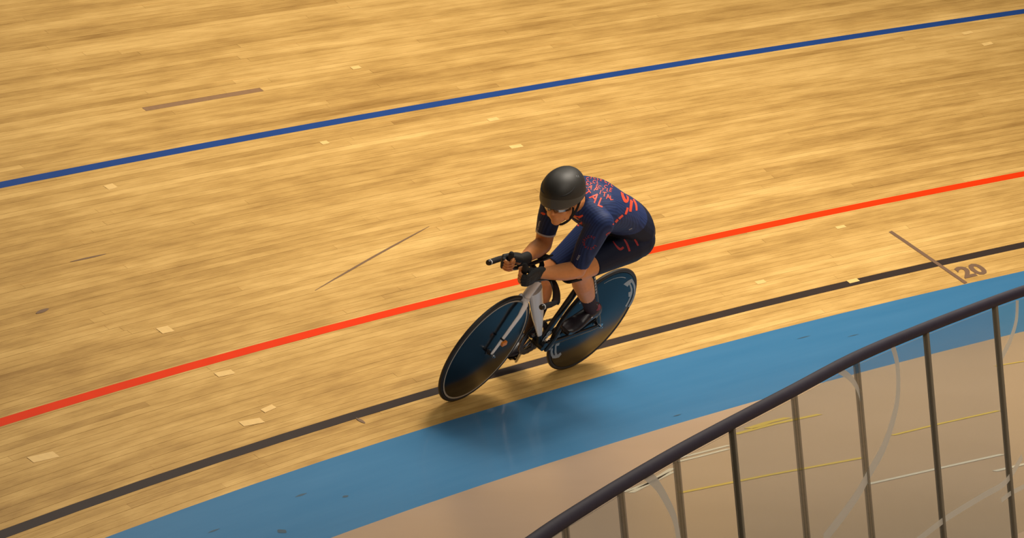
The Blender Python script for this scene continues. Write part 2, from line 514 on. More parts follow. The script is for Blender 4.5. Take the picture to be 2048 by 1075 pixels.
# ---------------------------------------------------------------- inner fence with glass panes
M_RAIL = mat('rail_coating', (0.042, 0.031, 0.050), 0.7, spec=0.3, noise=(20, 0.15))
M_POST = mat('grey_post', (0.23, 0.19, 0.13), 0.5)
M_ARC = mat('white_reflection', (0.80, 0.74, 0.64), 0.6)
def glass(name, tint, haze_col, haze):
    M = D.materials.new(name); M.use_nodes = True
    nt = M.node_tree; N = nt.nodes; L = nt.links
    N.remove(N['Principled BSDF']); out = N['Material Output']
    t = N.new('ShaderNodeBsdfTransparent'); t.inputs[0].default_value = (*tint, 1)
    g = N.new('ShaderNodeBsdfGlossy'); g.inputs['Roughness'].default_value = 0.05; g.inputs[0].default_value = (1, 1, 1, 1)
    d = N.new('ShaderNodeBsdfDiffuse'); d.inputs[0].default_value = (*haze_col, 1)
    m1 = N.new('ShaderNodeMixShader'); m1.inputs[0].default_value = haze
    tl = N.new('ShaderNodeBsdfTranslucent'); tl.inputs[0].default_value = (*haze_col, 1)
    m0 = N.new('ShaderNodeMixShader'); m0.inputs[0].default_value = 0.5
    L.new(d.outputs[0], m0.inputs[1]); L.new(tl.outputs[0], m0.inputs[2])
    L.new(t.outputs[0], m1.inputs[1]); L.new(m0.outputs[0], m1.inputs[2])
    fr = N.new('ShaderNodeFresnel'); fr.inputs[0].default_value = 1.25
    m2 = N.new('ShaderNodeMixShader'); ge = N.new('ShaderNodeNewGeometry'); iv = N.new('ShaderNodeMath'); iv.operation = 'SUBTRACT'; iv.inputs[0].default_value = 1.0
    L.new(ge.outputs['Backfacing'], iv.inputs[1]); mu = N.new('ShaderNodeMath'); mu.operation = 'MULTIPLY'
    L.new(fr.outputs[0], mu.inputs[0]); L.new(iv.outputs[0], mu.inputs[1]); L.new(mu.outputs[0], m2.inputs[0])
    L.new(m1.outputs[0], m2.inputs[1]); L.new(g.outputs[0], m2.inputs[2])
    L.new(m2.outputs[0], out.inputs[0]); return M
G_CLEAR = glass('clear_pane', (0.945, 0.958, 0.925), (0.40, 0.37, 0.26), 0.03)
G_GREY = glass('grey_pane', (0.895, 0.928, 0.935), (0.38, 0.37, 0.33), 0.08)

M_JOINT = glass('clouded_post', (0.80, 0.80, 0.78), (0.20, 0.165, 0.11), 0.42)
fence = empty('fence')
tag(fence, 'glass-paned infield fence with dark top rail and slim grey posts', 'fence')
RAIL_Z = 0.82
rail = [(16.227, 7.749), (16.351, 7.419), (16.466, 7.086), (16.58, 6.742), (16.757, 6.171), (16.916, 5.599), (17.096, 4.925),
        (17.299, 4.177), (17.432, 3.446), (17.529, 2.737), (17.562, 2.384), (17.591, 2.034)]
rail = [(16.02, 8.33), (16.12, 8.05)] + rail + [(17.62, 1.55)]
def smooth_pts(pts, k=5):
    out = []
    for i in range(len(pts) - 1):
        p0 = Vector(pts[max(i - 1, 0)]); p1 = Vector(pts[i]); p2 = Vector(pts[i + 1]); p3 = Vector(pts[min(i + 2, len(pts) - 1)])
        for j in range(k):
            t = j / k
            out.append(0.5 * ((2 * p1) + (p2 - p0) * t + (2 * p0 - 5 * p1 + 4 * p2 - p3) * t * t + (3 * p1 - p0 - 3 * p2 + p3) * t ** 3))
    out.append(Vector(pts[-1])); return out
rp = [Vector((p.x, p.y, RAIL_Z)) for p in smooth_pts([Vector((x, y)) for x, y in rail], 4)]
MB().tube(rp, 0.0235, n=14, dome=True).build('top_rail', M_RAIL, fence, 'dark purple-black padded top rail')
posts = [(16.166, 7.95), (16.40, 7.29), (16.58, 6.742), (16.757, 6.171), (16.916, 5.599), (17.096, 4.925), (17.299, 4.177), (17.432, 3.446), (17.529, 2.737), (17.60, 1.90)]
for i, (x, y) in enumerate(posts):
    t = Vector((-y, x, 0)).normalized(); n = Vector((x, y, 0)).normalized()
    MB().box((x, y, (RAIL_Z + ZF) / 2 - 0.005), t * 0.0115, n * 0.011, Vector((0, 0, (RAIL_Z - ZF) / 2 - 0.012))).build('post', M_POST if i in (4, 7, 8) else M_JOINT, fence, smooth=False, bevel=0.003)
    MB().box((x, y, ZF + 0.006), t * 0.04, n * 0.05, Vector((0, 0, 0.006))).build('foot_plate', M_POST, fence, smooth=False)
for i in range(len(posts) - 1):
    a = Vector((*posts[i], 0)); b = Vector((*posts[i + 1], 0)); d = (b - a).normalized(); n = Vector((d.y, -d.x, 0))
    c = (a + b) / 2; ln = (b - a).length / 2 - 0.016
    vs = [c + d * sx * ln + Vector((0, 0, z)) for sx, z in ((-1, ZF + .05), (1, ZF + .05), (1, RAIL_Z - .03), (-1, RAIL_Z - .03))]
    o = MB().box((c.x, c.y, (ZF + 0.05 + RAIL_Z - 0.03) / 2), d * ln, n * 0.003, Vector((0, 0, (RAIL_Z - 0.03 - ZF - 0.05) / 2))).build(
        'glass_pane', G_CLEAR if i in (2, 3, 8) else G_GREY, fence, smooth=False)
# white reflections in the glass, painted as curves on the panes: laid out in (distance along fence, height)
fl = [Vector((*p, 0)) for p in posts]
acc = [0.0]
for i in range(len(fl) - 1): acc.append(acc[-1] + (fl[i + 1] - fl[i]).length)
def fence_pt(sx, z, off):
    i = max(k for k in range(len(fl) - 1) if acc[k] <= sx or k == 0)
    d = (fl[i + 1] - fl[i]).normalized(); n = Vector((d.y, -d.x, 0))
    if n.dot(Vector((fl[i].x, fl[i].y, 0))) > 0: n = -n      # towards the infield
    p = fl[i] + d * (sx - acc[i]) + n * off
    return Vector((p.x, p.y, z))
def fence_uv(u, v):
    d = CAM_D + CAM_R * ((u - 1024) / 8131.94) - CAM_U * ((v - 537.5) / 8131.94)
    for i in range(len(fl) - 1):
        e = fl[i + 1] - fl[i]
        # (CAM + d t) in plane through fl[i] with normal n
        n = Vector((e.y, -e.x, 0)); t = (fl[i] - CAM_LOC).dot(n) / d.dot(n); p = CAM_LOC + d * t
        k = (p - fl[i]).dot(e) / e.length_squared
        if -0.02 <= k <= 1.02: return acc[i] + k * e.length, p.z
    return None
def arc_reflection(px, wd):
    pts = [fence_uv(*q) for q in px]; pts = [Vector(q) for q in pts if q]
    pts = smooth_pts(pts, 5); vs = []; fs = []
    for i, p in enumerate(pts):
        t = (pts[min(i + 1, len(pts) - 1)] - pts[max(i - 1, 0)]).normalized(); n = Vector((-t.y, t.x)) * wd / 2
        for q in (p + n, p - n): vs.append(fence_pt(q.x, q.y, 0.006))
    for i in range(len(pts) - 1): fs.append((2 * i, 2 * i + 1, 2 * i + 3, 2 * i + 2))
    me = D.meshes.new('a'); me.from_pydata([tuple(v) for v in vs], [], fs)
    return link('reflected_curve', me, M_ARC2, fence, 'translucent white curve painted as a reflection across the panes')
M_ARC2 = glass('white_reflection_film', (0.95, 0.95, 0.95), (1.0, 0.95, 0.84), 0.88)
arc_reflection([(1672, 738), (1694, 752), (1710, 772), (1720, 800)], 0.030)
arc_reflection([(1782, 690), (1792, 730), (1793, 790), (1783, 840), (1766, 890), (1745, 930), (1720, 975), (1690, 1020), (1645, 1078)], 0.042)
arc_reflection([(2042, 912), (2010, 962), (1965, 990), (1915, 1020), (1880, 1043), (1832, 1080)], 0.026)
arc_reflection([(1286, 945), (1310, 968), (1332, 1005), (1347, 1040), (1355, 1085)], 0.046)
arc_reflection([(2032, 600), (2030, 640), (2018, 680), (2000, 715)], 0.028)
arc_reflection([(2050, 970), (2020, 985), (2000, 1000)], 0.02)

# ---------------------------------------------------------------- bicycle
FX = Vector((-0.0159469, 0.9998152, -0.0107348)); FY = Vector((-0.7904025, -0.0191808, -0.6122876)); FZ = Vector((-0.6123803, -0.0012793, 0.7905623))
O0 = Vector((21.867087, 0.0, 0.07166))
BM = Matrix.Identity(4)
for i in range(3):
    BM[i][0] = FX[i]; BM[i][1] = FY[i]; BM[i][2] = FZ[i]; BM[i][3] = O0[i]
BMI = BM.inverted()
def local_ray(u, v):
    o = BMI @ CAM_LOC; d = BMI.to_3x3() @ (CAM_D + CAM_R * ((u - 1024) / 8131.94) - CAM_U * ((v - 537.5) / 8131.94))
    return o, d.normalized()

M_CARBON = mat('black_carbon', (0.010, 0.011, 0.013), 0.28, spec=0.35)
M_DISC = mat('glossy_disc', (0.004, 0.005, 0.007), 0.16, spec=0.26)
M_TYRE = mat('tyre_rubber', (0.014, 0.012, 0.012), 0.6)
M_CREAM = mat('cream_sidewall', (0.42, 0.36, 0.28), 0.5)
M_WHITE = mat('white_frame_paint', (0.80, 0.775, 0.77), 0.25, coat=0.3)
M_STEEL = mat('polished_steel', (0.62, 0.62, 0.64), 0.2, metal=1.0)
M_DARKM = mat('dark_metal', (0.05, 0.045, 0.045), 0.3, metal=0.6)
M_CHAIN = mat('chain_metal', (0.20, 0.15, 0.11), 0.35, metal=0.8)
M_ORANGE = mat('orange_plastic', (0.85, 0.26, 0.03), 0.4)
M_DECAL = mat('grey_white_decal', (0.36, 0.38, 0.38), 0.4)
M_DECALW = mat('white_decal', (0.62, 0.62, 0.62), 0.4)
M_PAD = mat('foam_pad', (0.012, 0.011, 0.012), 0.85)

def V3_(x, y, z): return Vector((x, y, z))
bike = empty('racing_bicycle', BM)
tag(bike, 'white and black track racing bicycle with two black disc wheels, leaning into the bend', 'bicycle')
HUB_R = Vector((0, 0, 0.335)); HUB_F = Vector((0.975, 0, 0.347)); BB = Vector((0.43, 0, 0.265))

def wheel(name, hub, steer, front):
    fx = Vector((math.cos(steer), math.sin(steer), 0)); ay = Vector((-math.sin(steer), math.cos(steer), 0)); uz = Vector((0, 0, 1))
    def ringpts(r, y, n=96): return [hub + (fx * math.cos(2 * PI * k / n) + uz * math.sin(2 * PI * k / n)) * r + ay * y for k in range(n)]
    def lathe(prof, n=96, closed=False):
        vs = []; fs = []
        for r, y in prof: vs += ringpts(r, y, n)
        m_ = len(prof)
        for i in range(m_ if closed else m_ - 1):
            j = (i + 1) % m_
            for k in range(n):
                k2 = (k + 1) % n; fs.append((i * n + k, i * n + k2, j * n + k2, j * n + k))
        return vs, fs
    # disc: lens-shaped, closed
    prof = [(0.012, 0.026), (0.05, 0.0245), (0.12, 0.0205), (0.20, 0.0160), (0.27, 0.0118), (0.303, 0.0098), (0.312, 0.0085),
            (0.312, -0.0085), (0.303, -0.0098), (0.27, -0.0118), (0.20, -0.0160), (0.12, -0.0205), (0.05, -0.0245), (0.012, -0.026)]
    mb = MB(); mb.add(*lathe(prof, closed=True))
    root = mb.build(name, M_DISC, bike)
    # tyre
    tp = [(0.3235 + 0.0115 * math.cos(a), 0.0112 * math.sin(a)) for a in [2 * PI * k / 12 for k in range(12)]]
    mb = MB(); mb.add(*lathe(tp, closed=True)); mb.build('tyre', M_TYRE, root)
    # ring between rim and tyre, both sides
    if front:
        for sd in (1, -1):
            mb = MB(); mb.add(*lathe([(0.3035, 0.0102 * sd), (0.3125, 0.0104 * sd), (0.3125, 0.0090 * sd), (0.3035, 0.0088 * sd)], closed=True))
            mb.build('rim_stripe', M_CREAM, root, 'thin cream ring beside the tyre')
    # hub
    mb = MB(); mb.tube([hub - ay * 0.052, hub - ay * 0.03, hub - ay * 0.028, hub + ay * 0.028, hub + ay * 0.03, hub + ay * 0.052], [0.009, 0.011, 0.02, 0.02, 0.011, 0.009], n=16, up=(0, 0, 1))
    mb.build('hub', M_DARKM, root)
    for sd in (1, -1):
        mb = MB(); mb.tube([hub + ay * 0.058 * sd, hub + ay * 0.068 * sd], 0.0095, n=6, up=(0, 0, 1)).tube([hub + ay * 0.068 * sd, hub + ay * 0.076 * sd], 0.005, n=10)
        mb.build('axle_nut', M_STEEL, root, 'shiny axle nut')
    return root, fx, ay, prof
STEER = 0.0458
rw, fxr, ayr, prof = wheel('rear_wheel', HUB_R, 0.0, False)
fw, fxf, ayf, _ = wheel('front_wheel', HUB_F, STEER, True)

def disc_y(r):
    P_ = [(0.0, 0.026), (0.05, 0.0245), (0.12, 0.0205), (0.20, 0.0160), (0.27, 0.0118), (0.303, 0.0098), (0.33, 0.0098)]
    for (r0, y0), (r1, y1) in zip(P_, P_[1:]):
        if r0 <= r <= r1: return y0 + (y1 - y0) * (r - r0) / (r1 - r0)
    return 0.01
def ring_quad(mb, hub, fx, ay, a0, a1, r0, r1, lift=0.0006, n=8):
    """sector of a ring lying on the disc's left face; angles in degrees from forward, upward positive; r0,r1 may be (start,end)"""
    r0 = r0 if isinstance(r0, tuple) else (r0, r0); r1 = r1 if isinstance(r1, tuple) else (r1, r1)
    vs = []; fs = []
    for i in range(n + 1):
        t = i / n; a = math.radians(a0 + (a1 - a0) * t)
        for r in (r0[0] + (r0[1] - r0[0]) * t, r1[0] + (r1[1] - r1[0]) * t):
            vs.append(hub + (fx * math.cos(a) + Vector((0, 0, 1)) * math.sin(a)) * r + ay * (disc_y(r) + lift))
    for i in range(n): fs.append((2 * i, 2 * i + 1, 2 * i + 3, 2 * i + 2))
    mb.add(vs, fs)

def wheel_px(poly_list, hub_y, lift=0.0008):
    """flat decal polygons on the rear disc, given where they are seen; put on the lens surface"""
    mb = MB()
    for poly in poly_list:
        vs = []
        for u, v in poly:
            o, d = local_ray(u, v); t = (hub_y - o.y) / d.y; p = o + d * t
            for _ in range(3):
                r = math.hypot(p.x - HUB_R.x, p.z - HUB_R.z); y = disc_y(r) + lift; t = (y - o.y) / d.y; p = o + d * t
            vs.append(p)
        mb.add(vs, [tuple(range(len(vs)))])
    return mb
# big double-stroke letters on the rear disc (upper right and lower left)
mb = MB()
# upper logo: two concentric strokes plus serifs; from measured outline
up = [
    [(1247, 568), (1256, 561), (1263, 557), (1266, 561), (1258, 569), (1255, 573)],
    [(1258, 560), (1264, 557), (1268, 563), (1271, 571), (1272, 580), (1271, 588), (1268, 597), (1264, 606), (1259, 614), (1256, 613), (1262, 602), (1265.5, 594), (1267.5, 586), (1268, 579), (1266.5, 570), (1263, 564)],
    [(1256, 565), (1260, 565), (1263, 571), (1265, 578), (1264.5, 586), (1262, 594), (1258, 603), (1253, 613), (1250, 612), (1256, 602), (1259.5, 594), (1261.5, 586), (1261.5, 579), (1260, 572)],
    [(1257, 584), (1264, 582), (1264, 588), (1260, 593), (1257, 593)]]
wheel_px(up, 0.02).build('letter_decal', M_DECAL, rw, 'grey double-stroke letter shapes near the rim', smooth=False)
lo = [
    [(1117, 668), (1122, 671), (1118, 677), (1109, 687), (1100, 700), (1092, 697), (1100, 687), (1108, 678)],
    [(1113, 684), (1121, 681), (1118, 690), (1113, 692), (1113, 704), (1115, 709), (1121, 704), (1123, 708), (1118, 714), (1111, 716), (1105, 716), (1102, 710), (1101, 702), (1103, 696), (1106, 696), (1105, 703), (1107, 710), (1110, 710), (1109, 703), (1110, 692)]]
wheel_px(lo, 0.02).build('letter_decal', M_DECAL, rw, 'grey double-stroke letter shapes near the rim', smooth=False)
mb = MB()
for a0, a1 in ((70, 112),): ring_quad(mb, HUB_R, fxr, ayr, a0, a1, 0.283, 0.287, n=14)
mb.build('rim_highlight_line', M_DECAL, rw, 'thin pale line inside the rim', smooth=False)
mb = MB()
for a0, a1 in ((33.5, 35), (36.5, 39), (40.5, 43), (47, 51), (53, 57)): ring_quad(mb, HUB_R, fxr, ayr, a0, a1, 0.289, 0.301, n=3)
mb.build('rim_lettering', M_DECALW, rw, 'small white lettering blocks on the rim', smooth=False)

# frame
def blade(name, p0, p1, d0, w0, d1, w1, material, label=None, mid=None, deep=(1, 0, 0), n=16):
    """aero tube: d = half depth (in the bike's plane), w = half width (sideways)"""
    pts = [Vector(p0)] + ([Vector(mid[0])] if mid else []) + [Vector(p1)]
    ds = [d0] + ([mid[1]] if mid else []) + [d1]; ws = [w0] + ([mid[2]] if mid else []) + [w1]
    mb = MB(); st = []
    for i, p in enumerate(pts):
        t = (pts[min(i + 1, len(pts) - 1)] - pts[max(i - 1, 0)]).normalized()
        side = Vector((0, 1, 0)); side = (side - t * side.dot(t)).normalized(); dp = t.cross(side).normalized()
        st.append((p, dp * ds[i], side * ws[i]))
    mb.loft(st, n)
    return mb.build(name, material, bike, label)
HT0 = Vector((0.792, 0, 0.755)); HT1 = Vector((0.826, 0, 0.655))
blade('head_tube', HT0, HT1, 0.030, 0.0235, 0.027, 0.0225, M_WHITE, 'white head tube')
mb = MB(); st_t = (HT1 - HT0).normalized()
mb.tube([HT1 + st_t * 0.002, HT1 + st_t * 0.010], 0.0235, n=20, up=(0, 1, 0)); mb.build('headset_ring', M_DARKM, bike, 'dark ring under the head tube')
blade('down_tube', (0.770, 0, 0.690), (0.472, 0, 0.330), 0.046, 0.028, 0.016, 0.009, M_WHITE, 'white tapering down tube', mid=((0.612, 0, 0.500), 0.038, 0.024))
blade('down_tube_foot', (0.478, 0, 0.335), (0.435, 0, 0.272), 0.013, 0.008, 0.022, 0.018, M_CARBON, 'black lower end of the down tube')
blade('top_tube', (0.775, 0, 0.728), (0.305, 0, 0.705), 0.022, 0.018, 0.018, 0.014, M_WHITE, 'white top tube')
stb = blade('seat_tube', (0.435, 0, 0.275), (0.275, 0, 0.80), 0.026, 0.015, 0.030, 0.014, M_CARBON, 'black seat tube')
blade('bottom_bracket_shell', BB + Vector((0.0, -0.035, 0)), BB + Vector((0.0, 0.035, 0)), 0.03, 0.03, 0.03, 0.03, M_CARBON)
D.objects.remove(bike.children[-1])
MB().tube([BB + Vector((0, -0.036, 0)), BB + Vector((0, 0.036, 0))], 0.026, n=20).build('bottom_bracket', M_CARBON, bike)
for sd in (1, -1):
    MB().tube([(0.295, 0.012 * sd, 0.725), (0.20, 0.030 * sd, 0.60), (0.03, 0.052 * sd, 0.375), (0.0, 0.054 * sd, 0.335)], [0.014, 0.015, 0.014, 0.012], n=12, rb=[0.008, 0.0065, 0.0065, 0.006], up=(1, 0, 0)).build('seat_stay', M_CARBON, bike)
    MB().tube([(0.405, 0.022 * sd, 0.268), (0.30, 0.034 * sd, 0.285), (0.06, 0.054 * sd, 0.325), (-0.012, 0.055 * sd, 0.335)], [0.020, 0.020, 0.016, 0.012], n=12, rb=[0.011, 0.009, 0.007, 0.006], up=(0, 0, 1)).build('chain_stay', M_CARBON, bike)
    # small dropout plates
    MB().box((0.0, 0.0565 * sd, 0.335), (0.026, 0, 0.004), (0, 0.002, 0), (-0.002, 0, 0.012)).build('dropout', M_STEEL, bike, 'bright rear dropout', smooth=False)
blade('seat_post', (0.28, 0, 0.78), (0.245, 0, 0.875), 0.018, 0.010, 0.018, 0.010, M_CARBON)
# saddle
mb = MB(); st = []
for x, wd, z in ((0.06, 0.045, 0.895), (0.09, 0.066, 0.897), (0.14, 0.068, 0.893), (0.20, 0.045, 0.890), (0.27, 0.024, 0.890), (0.33, 0.017, 0.889), (0.345, 0.008, 0.886)):
    st.append((Vector((x, 0, z)), Vector((0, wd, 0)), Vector((0, 0, 0.014))))
mb.loft(st, 16).build('saddle', M_PAD, bike)
# fork
for sd in (1, -1):
    MB().tube([(0.836, 0.012 * sd, 0.650), (0.846, 0.030 * sd, 0.625), (0.868, 0.040 * sd, 0.570), (0.925, 0.046 * sd, 0.45), (0.972, 0.050 * sd, 0.347)],
              [0.022, 0.022, 0.020, 0.015, 0.010], n=14, rb=[0.012, 0.011, 0.009, 0.0075, 0.006], up=(1, 0, 0)).build('fork_blade', M_WHITE, bike, 'white fork blade')
MB().ell((0.837, 0, 0.648), (0.027, 0, -0.006), (0, 0.034, 0), (0.004, 0, 0.016)).build('fork_crown', M_WHITE, bike, 'white fork crown')
# timing transponder strapped to the left blade
MB().box((0.921, 0.060, 0.415), (0.018, 0.0, -0.004), (0, 0.008, 0.0), (0.004, 0, 0.012)).build('transponder', M_ORANGE, bike, 'orange timing transponder', smooth=False, bevel=0.003)
MB().tube([(0.930, 0.0465, 0.438), (0.934, 0.0465, 0.430)], 0.0165, n=14, rb=0.0105, up=(1, 0, 0)).build('strap', M_PAD, bike, 'black strap on the fork blade')
# stem and bars
MB().tube([(0.795, 0, 0.750), (0.787, 0, 0.775), (0.80, 0, 0.785), (0.88, 0, 0.79)], [0.019, 0.019, 0.018, 0.017], n=14, up=(1, 0, 0)).build('stem', M_CARBON, bike)
def spl(pts, k=5): return smooth_pts([Vector(p) for p in pts], k)
for sd in (1, -1):
    if sd == 1:
        pts = [(0.80, 0.0, 0.785), (0.798, 0.04, 0.80), (0.800, 0.08, 0.812), (0.835, 0.14, 0.805), (0.885, 0.19, 0.795), (0.915, 0.207, 0.792)]
        grip = [(0.915, 0.207, 0.792), (0.955, 0.210, 0.790), (1.035, 0.210, 0.789)]
    else:
        pts = [(0.80, 0.0, 0.785), (0.79, -0.04, 0.79), (0.76, -0.10, 0.785), (0.72, -0.17, 0.765), (0.735, -0.20, 0.757), (0.80, -0.21, 0.753)]
        grip = [(0.80, -0.21, 0.753), (0.87, -0.21, 0.751), (0.965, -0.21, 0.745)]
    MB().tube(spl(pts), 0.009, n=12, rb=0.022, up=(0, 0, 1)).build('base_bar', M_CARBON, bike, 'black aero base bar')
    MB().tube(spl(grip, 3), [0.0135] * 3 + [0.015] * 3 + [0.015], n=14).build('bar_grip', M_PAD, bike, 'black bar grip')
    e = Vector(grip[-1])
    MB().tube([e - Vector((0.016, 0, 0)), e - Vector((0.009, 0, 0))], 0.0158, n=18).build('grip_ring', M_DECALW, bike, 'white ring at the bar end')
    MB().tube([e - Vector((0.004, 0, 0)), e + Vector((0.005, 0, 0))], [0.0155, 0.013], n=18).build('bar_plug', M_CARBON, bike)
    # extensions, arm rests
    yy = 0.055 * sd
    MB().tube(spl([(0.66, yy * 1.35, 0.822), (0.82, yy * 1.1, 0.822), (0.95, yy, 0.826), (1.02, yy, 0.838), (1.06, yy, 0.872), (1.085, yy * 0.9, 0.925)]), 0.0112, n=12, dome=True).build('extension_bar', M_CARBON, bike)
    MB().tube([(1.070, yy * 0.93, 0.900), (1.094, yy * 0.9, 0.945)], 0.0145, n=12, dome=True).build('extension_cap', M_PAD, bike, 'black cap on the extension end')
    st = []
    for i in range(9):
        a = -1.1 + 2.2 * i / 8
        st.append(a)
    mb = MB(); c0 = Vector((0.70, 0.105 * sd, 0.872))
    vs = []; fs = []
    for x in (-0.045, 0.045):
        for a in st:
            for r in (0.050, 0.060):
                vs.append(c0 + Vector((x, math.sin(a) * r, -math.cos(a) * r * 0.9)))
    n2 = len(st) * 2
    for i in range(len(st) - 1):
        a, b = 2 * i, 2 * i + 2
        fs += [(a, b, n2 + b, n2 + a), (a + 1, n2 + a + 1, n2 + b + 1, b + 1), (a, a + 1, b + 1, b), (n2 + a, n2 + b, n2 + b + 1, n2 + a + 1)]
    fs += [(0, n2, n2 + 1, 1), (n2 - 2, n2 - 1, 2 * n2 - 1, 2 * n2 - 2)]
    mb.add(vs, fs).build('arm_rest', M_PAD, bike, 'padded arm rest')
    MB().tube([(0.70, 0.10 * sd, 0.822), (0.73, 0.05 * sd, 0.805), (0.795, 0.01 * sd, 0.79)], 0.010, n=10, rb=0.014).build('rest_bracket', M_CARBON, bike)
# small lettering on the frame
vs_, fs_ = text_mesh('OS', 0.040, bold=0.002)
dS = (V3_(0.275, 0, 0.80) - V3_(0.435, 0, 0.275)).normalized(); sS = V3_(-dS.z, 0, dS.x) * -1
mb = MB(); mb.add([V3_(0.425, 0.0162, 0.320) + dS * (v.x) * 1.4 - sS * v.y * 1.2 for v in vs_], fs_)
mb.build('frame_lettering', M_DECAL, bike, 'grey-green lettering low on the seat tube', smooth=False)
mb = MB()
for k in range(6):
    p = V3_(0.268, 0.027, 0.69).lerp(V3_(0.185, 0.0385, 0.575), k / 5.5)
    mb.box(p + V3_(0.002, 0.0035, 0), (0.006, 0, 0.008), (0, 0.0006, 0), (-0.0030, 0, 0.0023))
mb.build('stay_lettering', M_DECALW, bike, 'tiny white lettering on the seat stay', smooth=False)
# drivetrain (right-hand side)
YR = -0.047
mb = MB(); vs = []; fs = []
NT = 52
for r, y in ((0.076, YR - .003), (0.104, YR - .003), (0.104, YR + .003), (0.076, YR + .003)):
    for k in range(NT * 2):
        a = PI * k / NT; q = r + (0.004 if (k % 2 and r > 0.1) else 0); vs.append(Vector((BB.x + q * math.cos(a), y, BB.z + q * math.sin(a))))
n_ = NT * 2
for i in range(4):
    j = (i + 1) % 4
    for k in range(n_): fs.append((i * n_ + k, i * n_ + (k + 1) % n_, j * n_ + (k + 1) % n_, j * n_ + k))
cr_ = mb.add(vs, fs).build('chainring', M_DARKM, bike, 'toothed chainring')
for k in range(5):
    a = 2 * PI * k / 5 + 0.5
    MB().tube([(BB.x + .018 * math.cos(a), YR, BB.z + .018 * math.sin(a)), (BB.x + .08 * math.cos(a), YR, BB.z + .08 * math.sin(a))], 0.010, n=8, rb=0.004, up=(math.sin(a), 0, -math.cos(a))).build('spider_arm', M_DARKM, cr_)
MB().tube([(BB.x, YR - .012, BB.z), (BB.x, YR + .012, BB.z)], 0.022, n=16).build('spider_hub', M_STEEL, cr_)
# chain: straight runs and wraps, as links
mb = MB(); path = []
rc, rs_ = 0.105, 0.032
for k in range(20):
    a = math.radians(100 - 200 * k / 19); path.append(Vector((BB.x + rc * math.cos(a), YR, BB.z + rc * math.sin(a))))
for k in range(1, 32): path.append(path[19].lerp(Vector((0 + rs_ * math.cos(math.radians(-100)), YR, 0.335 + rs_ * math.sin(math.radians(-100)))), k / 32))
for k in range(8):
    a = math.radians(-100 - 160 * k / 7); path.append(Vector((rs_ * math.cos(a), YR, 0.335 + rs_ * math.sin(a))))
last = path[-1].copy()
for k in range(1, 32): path.append(last.lerp(path[0], k / 32))
for i in range(len(path)):
    a, b = path[i], path[(i + 1) % len(path)]; d = (b - a)
    if d.length < 1e-5: continue
    nrm = Vector((0, 1, 0)).cross(d.normalized())
    for yy in (-0.0035, 0.0035) if i % 2 else (-0.0022, 0.0022):
        mb.box((a + b) / 2 + Vector((0, yy, 0)), d * 0.52, Vector((0, 0.0008, 0)), nrm * 0.0045)
mb.build('chain', M_CHAIN, bike, 'bronze-grey chain', smooth=False)
MB().tube([(0, YR - .004, 0.335), (0, YR + .004, 0.335)], 0.033, n=30).build('sprocket', M_DARKM, bike)
for sd in (1, -1):
    yc = 0.068 * sd; dz = 0.17 * sd; dx = -0.006 * sd
    pe = BB + Vector((dx, yc, dz))
    MB().tube([BB + Vector((0, yc * 0.8, 0)), BB + Vector((dx * .5, yc, dz * .5)), pe], [0.017, 0.013, 0.012], n=12, rb=[0.010, 0.007, 0.007], up=(1, 0, 0), dome=True).build('crank', M_STEEL if sd < 0 else M_CARBON, bike, 'silver crank' if sd < 0 else 'black crank')
    p = pe + Vector((0, 0.045 * sd, 0))
    pd = MB().tube([pe, pe + Vector((0, 0.07 * sd, 0))], 0.006, n=10)
    pd.box(p, (0.032, 0, 0.004), (0, 0.026, 0), (-0.001, 0, 0.008))
    pd.build('pedal', M_DARKM, bike, smooth=False)
    if sd < 0:
        PED_R = p
    else: PED_L = p

# ---------------------------------------------------------------- rider
def skin_material():
    M = mat('skin', (0.68, 0.275, 0.095), 0.45, spec=0.4, noise=(45, 0.13))
    b = M.node_tree.nodes['Principled BSDF']
    b.inputs['Subsurface Weight'].default_value = 0.12
    b.inputs['Subsurface Radius'].default_value = (0.02, 0.008, 0.004)
    b.inputs['Subsurface Scale'].default_value = 0.4
    return M
M_SKIN = skin_material()
def suit_material():
    M = D.materials.new('navy_skinsuit'); M.use_nodes = True
    nt = M.node_tree; N = nt.nodes; L = nt.links; b = N['Principled BSDF']
    tc = N.new('ShaderNodeTexCoord')
    wv = N.new('ShaderNodeTexWave'); wv.inputs['Scale'].default_value = 24; wv.bands_direction = 'Y'
    mp = N.new('ShaderNodeMapping'); L.new(tc.outputs['Object'], mp.inputs[0]); L.new(mp.outputs[0], wv.inputs['Vector'])
    mp.inputs['Rotation'].default_value = (0, 0, 0.3)
    wv.inputs['Distortion'].default_value = 0.6
    cr = N.new('ShaderNodeValToRGB'); cr.color_ramp.elements[0].color = (0.010, 0.022, 0.085, 1); cr.color_ramp.elements[1].color = (0.019, 0.038, 0.135, 1)
    L.new(wv.outputs['Fac'], cr.inputs[0]); L.new(cr.outputs[0], b.inputs['Base Color'])
    b.inputs['Roughness'].default_value = 0.62
    b.inputs['Specular IOR Level'].default_value = 0.25; b.inputs['Sheen Weight'].default_value = 0.03; b.inputs['Sheen Roughness'].default_value = 0.4
    b.inputs['Sheen Tint'].default_value = (0.45, 0.5, 0.9, 1)
    return M
M_SUIT = suit_material()
M_RED = mat('red_orange_print', (0.82, 0.075, 0.030), 0.55)
M_DRED = mat('dark_red_print', (0.33, 0.018, 0.020), 0.6)
M_GLOVE = mat('black_glove', (0.014, 0.014, 0.014), 0.75, bump=(300, 0.3))
M_HELMET = mat('black_helmet', (0.022, 0.019, 0.015), 0.52, spec=0.5, noise=(90, 0.1))
M_HELRIM = mat('grey_helmet_rim', (0.060, 0.056, 0.048), 0.5)
M_LENS = mat('amber_lens', (0.10, 0.055, 0.02), 0.08, spec=0.9)
